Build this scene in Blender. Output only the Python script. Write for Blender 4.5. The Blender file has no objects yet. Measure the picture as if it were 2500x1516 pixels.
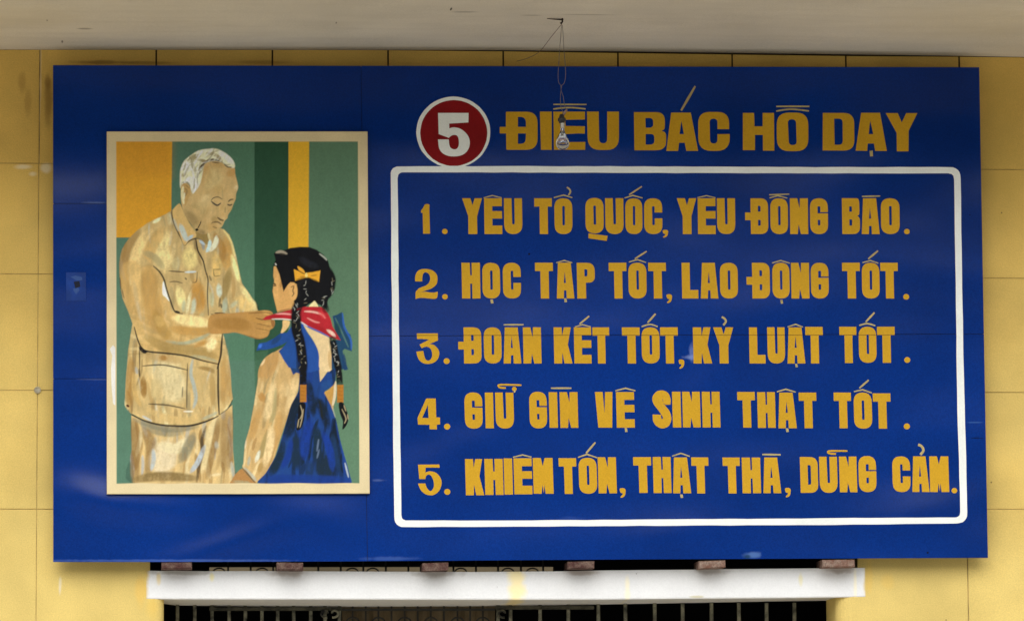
import bpy, bmesh, math, random
import numpy as np
from mathutils import Vector, Matrix
from mathutils.geometry import tessellate_polygon
random.seed(7)
SC = bpy.context.scene
C = SC.collection
G0 = 5.4                                   # height of the ceiling above the yard

# ---------------------------------------------------------------- camera
F = 11002.3                                # focal length in photo pixels (2500 wide)
CAM = Vector((0.516, -22.313, -3.810 + G0))
YAW, PIT, ROL = math.radians(4.717), math.radians(6.387), math.radians(-0.315)
fw = Vector((math.sin(YAW)*math.cos(PIT), math.cos(YAW)*math.cos(PIT), math.sin(PIT)))
r0 = Vector((math.cos(YAW), -math.sin(YAW), 0)); u0 = r0.cross(fw)
rt = r0*math.cos(ROL) + u0*math.sin(ROL); up = -r0*math.sin(ROL) + u0*math.cos(ROL)
cd = bpy.data.cameras.new('camera'); cam = bpy.data.objects.new('camera', cd); C.objects.link(cam)
cd.sensor_width = 36; cd.lens = F*36/2500; cd.clip_start = 0.1; cd.clip_end = 3000
M = Matrix((rt, up, -fw)).transposed().to_4x4(); M.translation = CAM; cam.matrix_world = M
SC.camera = cam

# ---------------------------------------------------------------- light
SUN_EL, SUN_AZ = 37, 8                    # elevation; azimuth left of the camera axis
w = bpy.data.worlds.new('World'); SC.world = w; w.use_nodes = True
nt = w.node_tree; bg = nt.nodes['Background']
sk = nt.nodes.new('ShaderNodeTexSky'); sk.sky_type = 'NISHITA'; sk.sun_disc = False
sk.sun_elevation = math.radians(SUN_EL); sk.sun_rotation = math.radians(180 + SUN_AZ)
sk.air_density = 1.0; sk.dust_density = 1.6; sk.ozone_density = 1.0
bw = nt.nodes.new('ShaderNodeHueSaturation'); bw.inputs['Saturation'].default_value = 0.22   # overcast: nearly grey sky
nt.links.new(sk.outputs[0], bw.inputs['Color']); nt.links.new(bw.outputs[0], bg.inputs[0])
bg.inputs[1].default_value = 0.115
sl = bpy.data.lights.new('sun', 'SUN'); so = bpy.data.objects.new('sun', sl); C.objects.link(so)
sl.energy = 1.5; sl.angle = math.radians(60); sl.color = (1.0, 0.99, 0.965)
e, a = math.radians(SUN_EL), math.radians(SUN_AZ)
sd = Vector((-math.sin(a)*math.cos(e), -math.cos(a)*math.cos(e), math.sin(e)))
so.rotation_euler = sd.to_track_quat('Z', 'Y').to_euler(); so.location = (-3, -15, 12)
vs = SC.view_settings; vs.view_transform = 'Standard'; vs.look = 'None'; vs.gamma = 1.0
vs.use_curve_mapping = False; vs.exposure = 0.66
SC.display_settings.display_device = 'sRGB'
try:
    SC.cycles.max_bounces = 8; SC.cycles.diffuse_bounces = 5
except Exception: pass

# ---------------------------------------------------------------- pixel -> place helpers
def ray(px, py): return fw + rt*((px-1250)/F) - up*((py-758)/F)
def at(px, py, y=0.0):                     # point seen at a photo pixel on the vertical plane y
    d = ray(px, py); return CAM + d*((y-CAM.y)/d.y)
def atz(px, py, z):                        # ... on a horizontal plane
    d = ray(px, py); return CAM + d*((z-CAM.z)/d.z)

# ---------------------------------------------------------------- materials
def lin(c): 
    c = c/255.0; return c/12.92 if c <= .04045 else ((c+.055)/1.055)**2.4
def L(*c): return tuple(lin(v) for v in c)
def mat(name, col, rough=.7, spec=.5, var=.12, scale=3.0, grain=.06, bump=0.0, bscale=60, col2=None, extra=None, metallic=0.0):
    m = bpy.data.materials.new(name); m.use_nodes = True; t = m.node_tree; N = t.nodes; K = t.links
    b = N['Principled BSDF']; b.inputs['Roughness'].default_value = rough
    b.inputs['Specular IOR Level'].default_value = spec; b.inputs['Metallic'].default_value = metallic
    geo = N.new('ShaderNodeNewGeometry')
    n1 = N.new('ShaderNodeTexNoise'); n1.inputs['Scale'].default_value = scale; n1.inputs['Detail'].default_value = 6
    n2 = N.new('ShaderNodeTexNoise'); n2.inputs['Scale'].default_value = 170; n2.inputs['Detail'].default_value = 2
    K.new(geo.outputs['Position'], n1.inputs['Vector']); K.new(geo.outputs['Position'], n2.inputs['Vector'])
    mx = N.new('ShaderNodeMix'); mx.data_type = 'RGBA'; mx.blend_type = 'MIX'
    c2 = col2 if col2 else tuple(v*(1-var*2.2) for v in col)
    mx.inputs[6].default_value = (*[min(1, v*(1+(0 if col2 else var*.6))) for v in col], 1); mx.inputs[7].default_value = (*c2, 1)
    rp = N.new('ShaderNodeMapRange'); rp.inputs[1].default_value = .38; rp.inputs[2].default_value = .68
    K.new(n1.outputs[0], rp.inputs[0]); K.new(rp.outputs[0], mx.inputs[0])
    mg = N.new('ShaderNodeMapRange'); mg.inputs[1].default_value = .3; mg.inputs[2].default_value = .7
    mg.inputs[3].default_value = 1-grain; mg.inputs[4].default_value = 1+grain; K.new(n2.outputs[0], mg.inputs[0])
    mm = N.new('ShaderNodeVectorMath'); mm.operation = 'SCALE'
    K.new(mx.outputs[2], mm.inputs[0]); K.new(mg.outputs[0], mm.inputs['Scale']); K.new(mm.outputs[0], b.inputs['Base Color'])
    if bump:
        n3 = N.new('ShaderNodeTexNoise'); n3.inputs['Scale'].default_value = bscale; n3.inputs['Detail'].default_value = 5
        K.new(geo.outputs['Position'], n3.inputs['Vector'])
        bp = N.new('ShaderNodeBump'); bp.inputs['Distance'].default_value = bump; K.new(n3.outputs[0], bp.inputs['Height'])
        K.new(bp.outputs[0], b.inputs['Normal'])
    if extra: extra(t, N, K, b, geo, mm)
    return m
def math_n(N, K, op, a, b=None, c=None):
    n = N.new('ShaderNodeMath'); n.operation = op
    for i, v in enumerate((a, b, c)):
        if v is None: continue
        if isinstance(v, (int, float)): n.inputs[i].default_value = v
        else: K.new(v, n.inputs[i])
    return n.outputs[0]
def over(N, K, base, col, fac):            # lay a colour over a colour
    m = N.new('ShaderNodeMix'); m.data_type = 'RGBA'
    K.new(base, m.inputs[6]); m.inputs[7].default_value = (*col, 1)
    if isinstance(fac, (int, float)): m.inputs[0].default_value = fac
    else: K.new(fac, m.inputs[0])
    return m.outputs[2]
def blob(N, K, pos, cx, cz, rx, rz, nscale=9, nz=.5, ax=2):   # 0..1 mask of an irregular patch (stains, painted brick shadows) in the wall plane
    s = N.new('ShaderNodeSeparateXYZ'); K.new(pos, s.inputs[0])
    nn = N.new('ShaderNodeTexNoise'); nn.inputs['Scale'].default_value = nscale; nn.inputs['Detail'].default_value = 6; K.new(pos, nn.inputs['Vector'])
    dx = math_n(N, K, 'DIVIDE', math_n(N, K, 'SUBTRACT', s.outputs[0], cx), rx)
    dz = math_n(N, K, 'DIVIDE', math_n(N, K, 'SUBTRACT', s.outputs[ax], cz), rz)
    d = math_n(N, K, 'SQRT', math_n(N, K, 'ADD', math_n(N, K, 'MULTIPLY', dx, dx), math_n(N, K, 'MULTIPLY', dz, dz)))
    d = math_n(N, K, 'ADD', d, math_n(N, K, 'MULTIPLY', math_n(N, K, 'SUBTRACT', nn.outputs[0], .5), nz*3))
    m = N.new('ShaderNodeMapRange'); m.interpolation_type = 'SMOOTHSTEP'
    m.inputs[1].default_value = 1.25; m.inputs[2].default_value = .35; K.new(d, m.inputs[0]); return m.outputs[0]

def wall_extra(t, N, K, b, geo, mm):
    o = mm.outputs[0]; P = geo.outputs['Position']
    # canopy shade put into the colour: deeper ochre high up, uneven paler lemon lower
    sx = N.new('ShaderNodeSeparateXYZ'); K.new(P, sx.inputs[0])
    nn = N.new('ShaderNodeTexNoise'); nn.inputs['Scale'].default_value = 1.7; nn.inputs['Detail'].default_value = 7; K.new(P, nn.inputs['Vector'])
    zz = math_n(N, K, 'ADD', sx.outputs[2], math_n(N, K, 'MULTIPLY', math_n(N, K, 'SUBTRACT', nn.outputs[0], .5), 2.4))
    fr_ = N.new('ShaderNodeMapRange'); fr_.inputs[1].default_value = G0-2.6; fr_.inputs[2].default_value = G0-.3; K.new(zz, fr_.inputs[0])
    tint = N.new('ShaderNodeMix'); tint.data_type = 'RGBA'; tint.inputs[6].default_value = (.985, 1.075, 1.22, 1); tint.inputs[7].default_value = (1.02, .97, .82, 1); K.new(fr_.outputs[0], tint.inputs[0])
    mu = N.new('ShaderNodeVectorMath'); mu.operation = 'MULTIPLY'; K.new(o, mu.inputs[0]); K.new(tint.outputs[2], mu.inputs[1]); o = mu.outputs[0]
    for (px, py, rx, ry, c, k) in [(54, 205, 9, 26, L(125, 86, 34), .3), (68, 250, 8, 34, L(128, 90, 36), .28), (118, 250, 10, 50, L(112, 74, 28), .5), (116, 200, 7, 20, L(110, 72, 28), .45), (250, 153, 60, 5, L(112, 74, 28), .55), (360, 154, 60, 4, L(112, 74, 28), .4),
                                (60, 408, 18, 6, L(235, 220, 180), .7), (80, 425, 10, 6, L(235, 220, 180), .6), (112, 410, 12, 10, L(235, 220, 180), .75), (640, 153, 60, 5, L(115, 76, 30), .35), (98.5, 190, 2.5, 90, L(225, 205, 165), .6),
                                (2440, 330, 50, 180, L(190, 160, 75), .3), (147, 1425, 4, 16, L(230, 220, 190), .6), (146, 1440, 3, 12, L(225, 215, 190), .5),
                                (343, 1440, 12, 40, L(232, 185, 80), .4), (372, 1478, 16, 30, L(236, 195, 85), .35), (2122, 1400, 9, 40, L(232, 190, 90), .35), (2165, 1420, 16, 18, L(232, 190, 90), .3)]:
        p = at(px, py); s = .00205
        o = over(N, K, o, c, math_n(N, K, 'MULTIPLY', blob(N, K, P, p.x, p.z, rx*s*1.2, ry*s*1.2), k))
    # small dark specks
    v = N.new('ShaderNodeTexVoronoi'); v.inputs['Scale'].default_value = 7; K.new(P, v.inputs['Vector'])
    sp = N.new('ShaderNodeMapRange'); sp.inputs[1].default_value = .035; sp.inputs[2].default_value = .02; K.new(v.outputs['Distance'], sp.inputs[0])
    o = over(N, K, o, L(70, 50, 30), math_n(N, K, 'MULTIPLY', sp.outputs[0], .8))
    K.new(o, b.inputs['Base Color'])
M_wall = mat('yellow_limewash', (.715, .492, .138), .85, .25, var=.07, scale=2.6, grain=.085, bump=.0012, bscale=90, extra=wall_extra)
def joint_extra(t, N, K, b, geo, mm):        # the uppermost row was never limewashed over: its joints stay open and dirty
    s_ = N.new('ShaderNodeSeparateXYZ'); K.new(geo.outputs['Position'], s_.inputs[0])
    top_ = math_n(N, K, 'MULTIPLY', math_n(N, K, 'GREATER_THAN', s_.outputs[2], G0-.5), math_n(N, K, 'GREATER_THAN', s_.outputs[0], .2))
    K.new(over(N, K, mm.outputs[0], (.035, .024, .012), top_), b.inputs['Base Color'])
M_joint = mat('joint_mortar', (.46, .335, .13), .95, .1, var=.25, scale=8, grain=.1, extra=joint_extra)
def ceil_extra(t, N, K, b, geo, mm):
    o = mm.outputs[0]; P = geo.outputs['Position']
    mp = N.new('ShaderNodeMapping'); mp.inputs['Scale'].default_value = (1.2, 7, 1); K.new(P, mp.inputs['Vector'])
    n = N.new('ShaderNodeTexNoise'); n.inputs['Scale'].default_value = 1.6; n.inputs['Detail'].default_value = 7; K.new(mp.outputs[0], n.inputs['Vector'])
    mr = N.new('ShaderNodeMapRange'); mr.inputs[1].default_value = .45; mr.inputs[2].default_value = .75; K.new(n.outputs[0], mr.inputs[0])
    o = over(N, K, o, (.50, .45, .36), math_n(N, K, 'MULTIPLY', mr.outputs[0], .22))
    for (px, py, rx, ry, c, k) in [(1101, 32, 2.2, 18, (.01, .01, .01), 1), (1133, 38.5, 32, 8, (.2, .17, .13), .55), (206, 71, 16, 10, (.22, .19, .15), .6), (1440, 45.5, 60, 6, (.3, .26, .2), .5), (1300, 47, 22, 6, (.25, .22, .17), .5),
                                (152, 101, 2, 16, (.1, .08, .06), .8), (115, 51, 1.6, 12, (.1, .08, .06), .8), (821, 62, 1.6, 12, (.1, .08, .06), .8), (60, 40, 120, 160, (.6, .52, .36), .3), (2350, 60, 200, 200, (.62, .54, .38), .3)]:
        p = atz(px, py, G0); q = .00205
        o = over(N, K, o, c, math_n(N, K, 'MULTIPLY', blob(N, K, P, p.x, p.y, rx*q*1.2, ry*q*1.2, 9, .3, 1), k))
    K.new(o, b.inputs['Base Color'])
M_ceil = mat('ceiling_limewash', (.72, .67, .57), .9, .2, var=.05, scale=1.6, grain=.09, bump=.003, bscale=14, extra=ceil_extra)
M_ground = mat('yard_concrete', (.53, .51, .47), .9, .2, var=.15, scale=.7)
M_added_bank = mat('added_bank_dark', (.035, .05, .025), .95, .1, var=.3, scale=.1)
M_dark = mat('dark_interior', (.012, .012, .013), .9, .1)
M_brick = mat('worn_brick', (.075, .034, .029), .9, .15, var=.2, scale=30, grain=.3, bump=.006, bscale=90, col2=(.17, .115, .09))
M_iron = mat('dirty_paint_iron', (.25, .24, .165), .7, .3, scale=17, grain=.25, col2=(.008, .008, .008))
M_iron_dark = mat('dark_iron', (.03, .028, .022), .6, .3, scale=20)
M_cream = mat('cream_paint', (.73, .605, .345), .6, .3, var=.04, scale=6, grain=.05)
M_hook = mat('rusty_hook', (.035, .025, .02), .8, .2)
M_wire = mat('aged_flex', (.17, .15, .14), .7, .3)
M_wire2 = mat('pinkish_flex', (.16, .10, .075), .7, .3)
M_sock = mat('black_bakelite', (.012, .012, .014), .35, .5)
M_cap = mat('brass_cap', (.62, .60, .52), .3, .5, metallic=.9)

def beam_extra(t, N, K, b, geo, mm):
    o = mm.outputs[0]; P = geo.outputs['Position']
    for (px, py, rx, ry, c, k) in [(1262, 1425, 19, 90, L(252, 235, 180), .95), (351, 1400, 11, 26, (.69, .49, .14), 1), (347, 1440, 13, 34, (.69, .49, .14), 1), (2118, 1425, 8, 60, (.69, .52, .17), .9), (388, 1410, 5, 14, L(235, 215, 160), .8),
                                (517, 1409, 5, 10, L(240, 228, 160), .7), (1532, 1440, 6, 30, L(250, 240, 200), .6), (1955, 1415, 5, 14, L(235, 225, 170), .6),
                                (2088, 1430, 4, 50, L(250, 240, 205), .6), (1700, 1456, 16, 3, L(200, 190, 150), .7),
                                (705, 1397, 42, 9, L(130, 105, 80), .5), (1065, 1398, 48, 10, L(120, 100, 80), .5), (1415, 1396, 40, 7, L(140, 110, 85), .5),  # this row and the next: soft shadows under the bricks, painted on the lintel
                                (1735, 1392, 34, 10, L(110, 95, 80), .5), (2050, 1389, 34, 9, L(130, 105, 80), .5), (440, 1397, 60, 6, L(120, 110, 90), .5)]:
        p = at(px, py); s = .00205
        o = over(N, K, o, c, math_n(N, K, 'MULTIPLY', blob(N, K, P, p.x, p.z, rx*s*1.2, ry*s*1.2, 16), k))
    v = N.new('ShaderNodeTexVoronoi'); v.inputs['Scale'].default_value = 8; K.new(P, v.inputs['Vector'])
    sp = N.new('ShaderNodeMapRange'); sp.inputs[1].default_value = .04; sp.inputs[2].default_value = .02; K.new(v.outputs['Distance'], sp.inputs[0])
    o = over(N, K, o, L(90, 80, 70), math_n(N, K, 'MULTIPLY', sp.outputs[0], .7))
    K.new(o, b.inputs['Base Color'])
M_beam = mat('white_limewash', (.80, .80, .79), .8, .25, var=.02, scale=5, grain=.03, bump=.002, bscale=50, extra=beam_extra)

SEAM_Z = at(1600, 818, -.125).z
def sheet_wave(t, N, K, b, geo):            # the buckled sheet metal behind all the paint on the sign
    P = geo.outputs['Position']
    def rotmap(cx, cz, ang, lx, lz):
        m1 = N.new('ShaderNodeMapping'); m1.vector_type = 'TEXTURE'; m1.inputs['Location'].default_value = (cx, 0, cz); m1.inputs['Rotation'].default_value = (0, math.radians(ang), 0); m1.inputs['Scale'].default_value = (lx, 1, lz)
        K.new(P, m1.inputs['Vector']); return m1.outputs[0]
    mp = N.new('ShaderNodeMapping'); mp.inputs['Rotation'].default_value = (0, math.radians(-20), 0); mp.inputs['Scale'].default_value = (.6, 1, 1.3); K.new(P, mp.inputs['Vector'])
    n = N.new('ShaderNodeTexNoise'); n.inputs['Scale'].default_value = 1.5; n.inputs['Detail'].default_value = 1.2; K.new(mp.outputs[0], n.inputs['Vector'])
    h = math_n(N, K, 'MULTIPLY', n.outputs[0], .034)
    for (px, py, ang, lx, lz, A_) in [(330, 1236, 8, .34, .085, .0105), (545, 1332, -18, .30, .07, .0100), (230, 1215, 30, .16, .08, .005), (760, 1262, 16, .40, .10, .0026), (2230, 330, -40, .35, .16, .0055), (1900, 260, -30, .22, .10, .0035), (2250, 1250, -14, .35, .09, .003), (1650, 1300, -8, .30, .08, .003), (330, 1060, -30, .07, .05, .0022), (1700, 960, -50, .30, .10, .0026), (190, 640, 0, .25, .09, .0026), (1150, 1080, -20, .3, .09, .0025)]:
        p = at(px, py, -.12); v = rotmap(p.x, p.z, ang, lx, lz)
        g = N.new('ShaderNodeSeparateXYZ'); K.new(v, g.inputs[0])
        d2 = math_n(N, K, 'ADD', math_n(N, K, 'MULTIPLY', g.outputs[0], g.outputs[0]), math_n(N, K, 'MULTIPLY', g.outputs[2], g.outputs[2]))
        e_ = math_n(N, K, 'EXPONENT', math_n(N, K, 'MULTIPLY', d2, -1.0))
        h = math_n(N, K, 'ADD', h, math_n(N, K, 'MULTIPLY', e_, A_ if A_ > .009 else A_*1.5))
    bp = N.new('ShaderNodeBump'); bp.inputs['Distance'].default_value = 1.0; K.new(h, bp.inputs['Height'])
    n2 = N.new('ShaderNodeTexNoise'); n2.inputs['Scale'].default_value = 140; K.new(P, n2.inputs['Vector'])
    b2 = N.new('ShaderNodeBump'); b2.inputs['Distance'].default_value = .0003; K.new(n2.outputs[0], b2.inputs['Height']); K.new(bp.outputs[0], b2.inputs['Normal'])
    K.new(b2.outputs[0], b.inputs['Normal'])
def blue_extra(t, N, K, b, geo, mm):
    sheet_wave(t, N, K, b, geo)
    o = mm.outputs[0]; P = geo.outputs['Position']
    # chalky scuffs along the lower edge and flaked spots
    for (px, py, rx, ry, c, k) in [(925, 1172, 14, 3, L(110, 130, 180), .3), (1395, 1265, 24, 4, L(50, 80, 150), .3), (1690, 872, 17, 5, L(130, 150, 205), .6), (1690, 862, 6, 16, L(120, 140, 200), .5),
                                (1836, 1354, 16, 7, L(95, 130, 185), .55), (1825, 1358, 7, 5, L(20, 50, 80), .8), (960, 1363, 50, 4, L(80, 110, 175), .35),
                                (235, 495, 25, 2, L(130, 150, 185), .3), (400, 1368, 250, 3, L(90, 120, 190), .35), (250, 926, 60, 1.5, L(90, 110, 165), .35), (300, 1040, 5, 3, L(140, 160, 210), .6), (2380, 1031, 15, 1.6, L(60, 100, 160), .6), (2384, 1069, 15, 1.2, L(8, 20, 50), .8)]:
        p = at(px, py, -.12); s = .00205
        o = over(N, K, o, c, math_n(N, K, 'MULTIPLY', blob(N, K, P, p.x, p.z, rx*s*1.3, ry*s*1.3, 22), k))
    v = N.new('ShaderNodeTexVoronoi'); v.inputs['Scale'].default_value = 4.3; K.new(P, v.inputs['Vector'])
    sp = N.new('ShaderNodeMapRange'); sp.inputs[1].default_value = .026; sp.inputs[2].default_value = .018; K.new(v.outputs['Distance'], sp.inputs[0])
    o = over(N, K, o, (.005, .006, .012), sp.outputs[0])
    K.new(o, b.inputs['Base Color'])
def letter_extra(t, N, K, b, geo, mm):
    sheet_wave(t, N, K, b, geo)
    s = N.new('ShaderNodeSeparateXYZ'); K.new(geo.outputs['Position'], s.inputs[0])
    z = math_n(N, K, 'ADD', s.outputs[2], math_n(N, K, 'MULTIPLY', math_n(N, K, 'SUBTRACT', s.outputs[0], at(1600, 818, -.125).x), -.004))
    d = math_n(N, K, 'ABSOLUTE', math_n(N, K, 'SUBTRACT', z, SEAM_Z))
    m = math_n(N, K, 'LESS_THAN', d, .0022)
    K.new(over(N, K, mm.outputs[0], L(110, 85, 30), math_n(N, K, 'MULTIPLY', m, .7)), b.inputs['Base Color'])
M_blue = mat('blue_enamel', (.0006, .0265, .195), .24, .19, var=.10, scale=1.2, grain=.16, extra=blue_extra)
M_gold = mat('ochre_enamel', (.570, .320, .017), .6, .12, var=.025, scale=5, grain=.07, extra=letter_extra)
M_pale = mat('pale_ochre_enamel', (.45, .36, .15), .6, .12, var=.06, scale=9, grain=.08, extra=letter_extra)
M_white = mat('white_enamel', (.82, .85, .80), .5, .4, var=.03, scale=5, grain=.04, extra=lambda t, N, K, b, geo, mm: sheet_wave(t, N, K, b, geo))
M_red = mat('red_enamel', (.23, .006, .008), .6, .12, var=.08, scale=5, grain=.08, extra=lambda t, N, K, b, geo, mm: sheet_wave(t, N, K, b, geo))
M_edge = mat('sign_edge', (.01, .014, .03), .7, .2)

gm = bpy.data.materials.new('bulb_glass'); gm.use_nodes = True; gn = gm.node_tree; gb = gn.nodes['Principled BSDF']
gb.inputs['Base Color'].default_value = (.93, .95, .96, 1); gb.inputs['Roughness'].default_value = .02
gb.inputs['Transmission Weight'].default_value = 1.0; gb.inputs['IOR'].default_value = 1.45
M_glass = gm

# ---------------------------------------------------------------- mesh helpers
def link(name, me, m=None, parent=None):
    o = bpy.data.objects.new(name, me); C.objects.link(o)
    if m is not None and me is not None: me.materials.append(m)
    if parent: o.parent = parent
    return o
def empty(name, loc=(0, 0, 0)):
    o = bpy.data.objects.new(name, None); C.objects.link(o); o.location = loc; o.empty_display_size = .1; return o
def tag(o, label=None, cat=None, group=None, kind=None):
    if label: o['label'] = label
    if cat: o['category'] = cat
    if group: o['group'] = group
    if kind: o['kind'] = kind
    return o
def put(o, parent):                         # parent keeping world place
    bpy.context.view_layer.update()
    o.parent = parent; o.matrix_parent_inverse = parent.matrix_world.inverted(); return o
def bm_mesh(bm, name='mesh'):
    bmesh.ops.recalc_face_normals(bm, faces=bm.faces)
    me = bpy.data.meshes.new(name); bm.to_mesh(me); bm.free(); return me
def prism(front, thick, bev=0.0, only=None):           # front: list of Vectors on a y plane; body goes back by thick
    bm = bmesh.new()
    f = [bm.verts.new(p) for p in front]; k = [bm.verts.new(Vector((p.x, p.y+thick, p.z))) for p in front]
    n = len(f); bm.faces.new(f); bm.faces.new(k[::-1])
    for i in range(n): bm.faces.new((f[i], k[i], k[(i+1) % n], f[(i+1) % n]))
    if bev:
        if only is not None:
            bm.edges.index_update(); keep = set(); 
            for i in range(n):
                if only[i]: keep.add(bm.edges.get((f[i], f[(i+1) % n])))
            if keep: bmesh.ops.bevel(bm, geom=list(keep), offset=bev, segments=2, affect='EDGES')
            return bm_mesh(bm)
        fe = [e for e in bm.edges if abs(e.verts[0].co.y-front[0].y) < 1e-6 and abs(e.verts[1].co.y-front[0].y) < 1e-6]
        bmesh.ops.bevel(bm, geom=fe, offset=bev, segments=2, affect='EDGES')
    return bm_mesh(bm)
def box(x0, x1, y0, y1, z0, z1, bev=0.0, jit=0.0):
    bm = bmesh.new(); bmesh.ops.create_cube(bm, size=1)
    for v in bm.verts:
        v.co = Vector((x0 if v.co.x < 0 else x1, y0 if v.co.y < 0 else y1, z0 if v.co.z < 0 else z1))
        if jit: v.co += Vector([random.uniform(-jit, jit) for _ in range(3)])
    if bev: bmesh.ops.bevel(bm, geom=bm.edges[:], offset=bev, segments=2, affect='EDGES')
    return bm_mesh(bm)
def tube(pts, r, seg=8, close=False):
    bm = bmesh.new(); rings = []; n = len(pts)
    for i, p in enumerate(pts):
        t = (pts[min(i+1, n-1)]-pts[max(i-1, 0)]).normalized()
        a = t.cross(Vector((0, 1, 0)));  a = a if a.length > .1 else t.cross(Vector((1, 0, 0))); a.normalize(); b = t.cross(a)
        rr = r[i] if isinstance(r, (list, tuple)) else r
        rings.append([bm.verts.new(p + (a*math.cos(q)+b*math.sin(q))*rr) for q in [2*math.pi*k/seg for k in range(seg)]])
    for i in range(n-1):
        for k in range(seg): bm.faces.new((rings[i][k], rings[i][(k+1) % seg], rings[i+1][(k+1) % seg], rings[i+1][k]))
    bm.faces.new(rings[0][::-1]); bm.faces.new(rings[-1])
    for f in bm.faces: f.smooth = True
    return bm_mesh(bm)
def lathe(c, prof, seg=28):                 # prof: (radius, z) pairs, centre c
    bm = bmesh.new(); R = []
    for r, z in prof:
        R.append([bm.verts.new((c.x+r*math.cos(q), c.y+r*math.sin(q), c.z+z)) for q in [2*math.pi*k/seg for k in range(seg)]] if r > 1e-6 else [bm.verts.new((c.x, c.y, c.z+z))])
    for A, B in zip(R, R[1:]):
        for k in range(seg):
            q = [A[k % len(A)], A[(k+1) % len(A)], B[(k+1) % len(B)], B[k % len(B)]]
            u = []
            for v in q:
                if v not in u: u.append(v)
            if len(u) > 2: bm.faces.new(u)
    for f in bm.faces: f.smooth = True
    return bm_mesh(bm)
def spline(pts, n=8, closed=False):         # Catmull-Rom
    P = [tuple(p) for p in pts]; N = len(P); out = []
    R = range(N) if closed else range(N-1)
    for i in R:
        if closed: p0, p1, p2, p3 = P[i-1], P[i], P[(i+1) % N], P[(i+2) % N]
        else: p0, p1, p2, p3 = P[max(i-1, 0)], P[i], P[i+1], P[min(i+2, N-1)]
        for k in range(n):
            t = k/n
            out.append(tuple(.5*((2*b)+(-a+c)*t+(2*a-5*b+4*c-d)*t*t+(-a+3*b-3*c+d)*t**3) for a, b, c, d in zip(p0, p1, p2, p3)))
    if not closed: out.append(P[-1])
    return out

# ---------------------------------------------------------------- setting
def grid_plane(x0, x1, y0, y1, z):
    bm = bmesh.new(); bm.faces.new([bm.verts.new(p) for p in ((x0, y0, z), (x1, y0, z), (x1, y1, z), (x0, y1, z))]); return bm_mesh(bm)
tag(link('ground', grid_plane(-900, 900, -900, 900, 0), M_ground), kind='structure')
# added unseen dark bank behind the camera, shaped so the glossy sheets mirror dark
bm = bmesh.new(); rr = []
for i in range(49):
    x = -48+104*i/48; y = -62-4*math.sin(i*.3)
    h = 25*(math.sin(math.pi*(i+1)/50)**.45) + 1.2*math.sin(i*.9)+random.uniform(-.5, .5)
    rr.append([bm.verts.new((x, y, -.5)), bm.verts.new((x, y-4, h*.7)), bm.verts.new((x, y-9, h)), bm.verts.new((x, y-40, -.5))])
for A, B in zip(rr, rr[1:]):
    for k in range(3): bm.faces.new((A[k], B[k], B[k+1], A[k+1]))
tag(link('added_dark_bank', bm_mesh(bm), M_added_bank), kind='structure')

# ceiling (canopy soffit): its wall edge sags a little, as measured along the joint
CE = [(-400, 121.7), (0, 121.7), (600, 122.3), (1200, 123), (1550, 126.5), (1850, 130.5), (2300, 136.5), (2500, 140), (2900, 146)]
ce = [at(px, py) for px, py in CE]; ce = [Vector((-9, 0, ce[0].z))] + ce + [Vector((14, 0, ce[-1].z-.01))]
DEPTH = 1.95
bm = bmesh.new(); rows = [(0.12, 0), (-.15, .0), (-DEPTH, .012)]; V = []
for yy, dz in rows: V.append([bm.verts.new((p.x, yy, p.z+dz)) for p in ce])
V.append([bm.verts.new((p.x, -DEPTH, G0+.28)) for p in ce]); V.append([bm.verts.new((p.x, .12, G0+.28)) for p in ce])
for A, B in zip(V, V[1:]+V[:1]):
    for k in range(len(A)-1): bm.faces.new((A[k], A[k+1], B[k+1], B[k]))
for e_ in (0, -1): bm.faces.new([r_[e_] for r_ in V])
tag(link('ceiling', bm_mesh(bm), M_ceil), kind='structure')

# ---------------------------------------------------------------- wall with its plaster panels
S = .58
def zrow(py_l, py_r): return (at(60, py_l).z + at(2450, py_r).z)/2
ROWS = [None, at(60, 399.8).z*.5+at(2450, 413.8).z*.5, zrow(666.6, 681.8), zrow(951.7, 958.8), zrow(1241.4, 1243.8)]
ROWS += [ROWS[-1]-.575, ROWS[-1]-1.15, ROWS[-1]-1.73, ROWS[-1]-2.3, 0.0]
X_UL, X_UR = at(366, 1385).x, at(2094, 1385).x            # transom opening above the lintel
X_LL, X_LR = at(389, 1500).x, at(2066, 1500).x            # window opening below the lintel
X_BL, X_BR = at(357, 1425).x, at(2110, 1425).x            # white lintel
Z_BT = at(1250, 1394, -.02).z; Z_BB = at(1250, 1463.5, -.02).z
Z_UT = Z_BT + .40                                         # top of the transom opening (behind the sign)
Z_SILL = .9
wall = empty('wall', (2.4, 0, 0)); tag(wall, 'yellow limewashed wall of large square plaster panels behind the blue sign', 'wall')
def pbox(name, me, m, par): return put(link(name, me, m), par)
TW = .36                                                  # wall thickness
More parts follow.
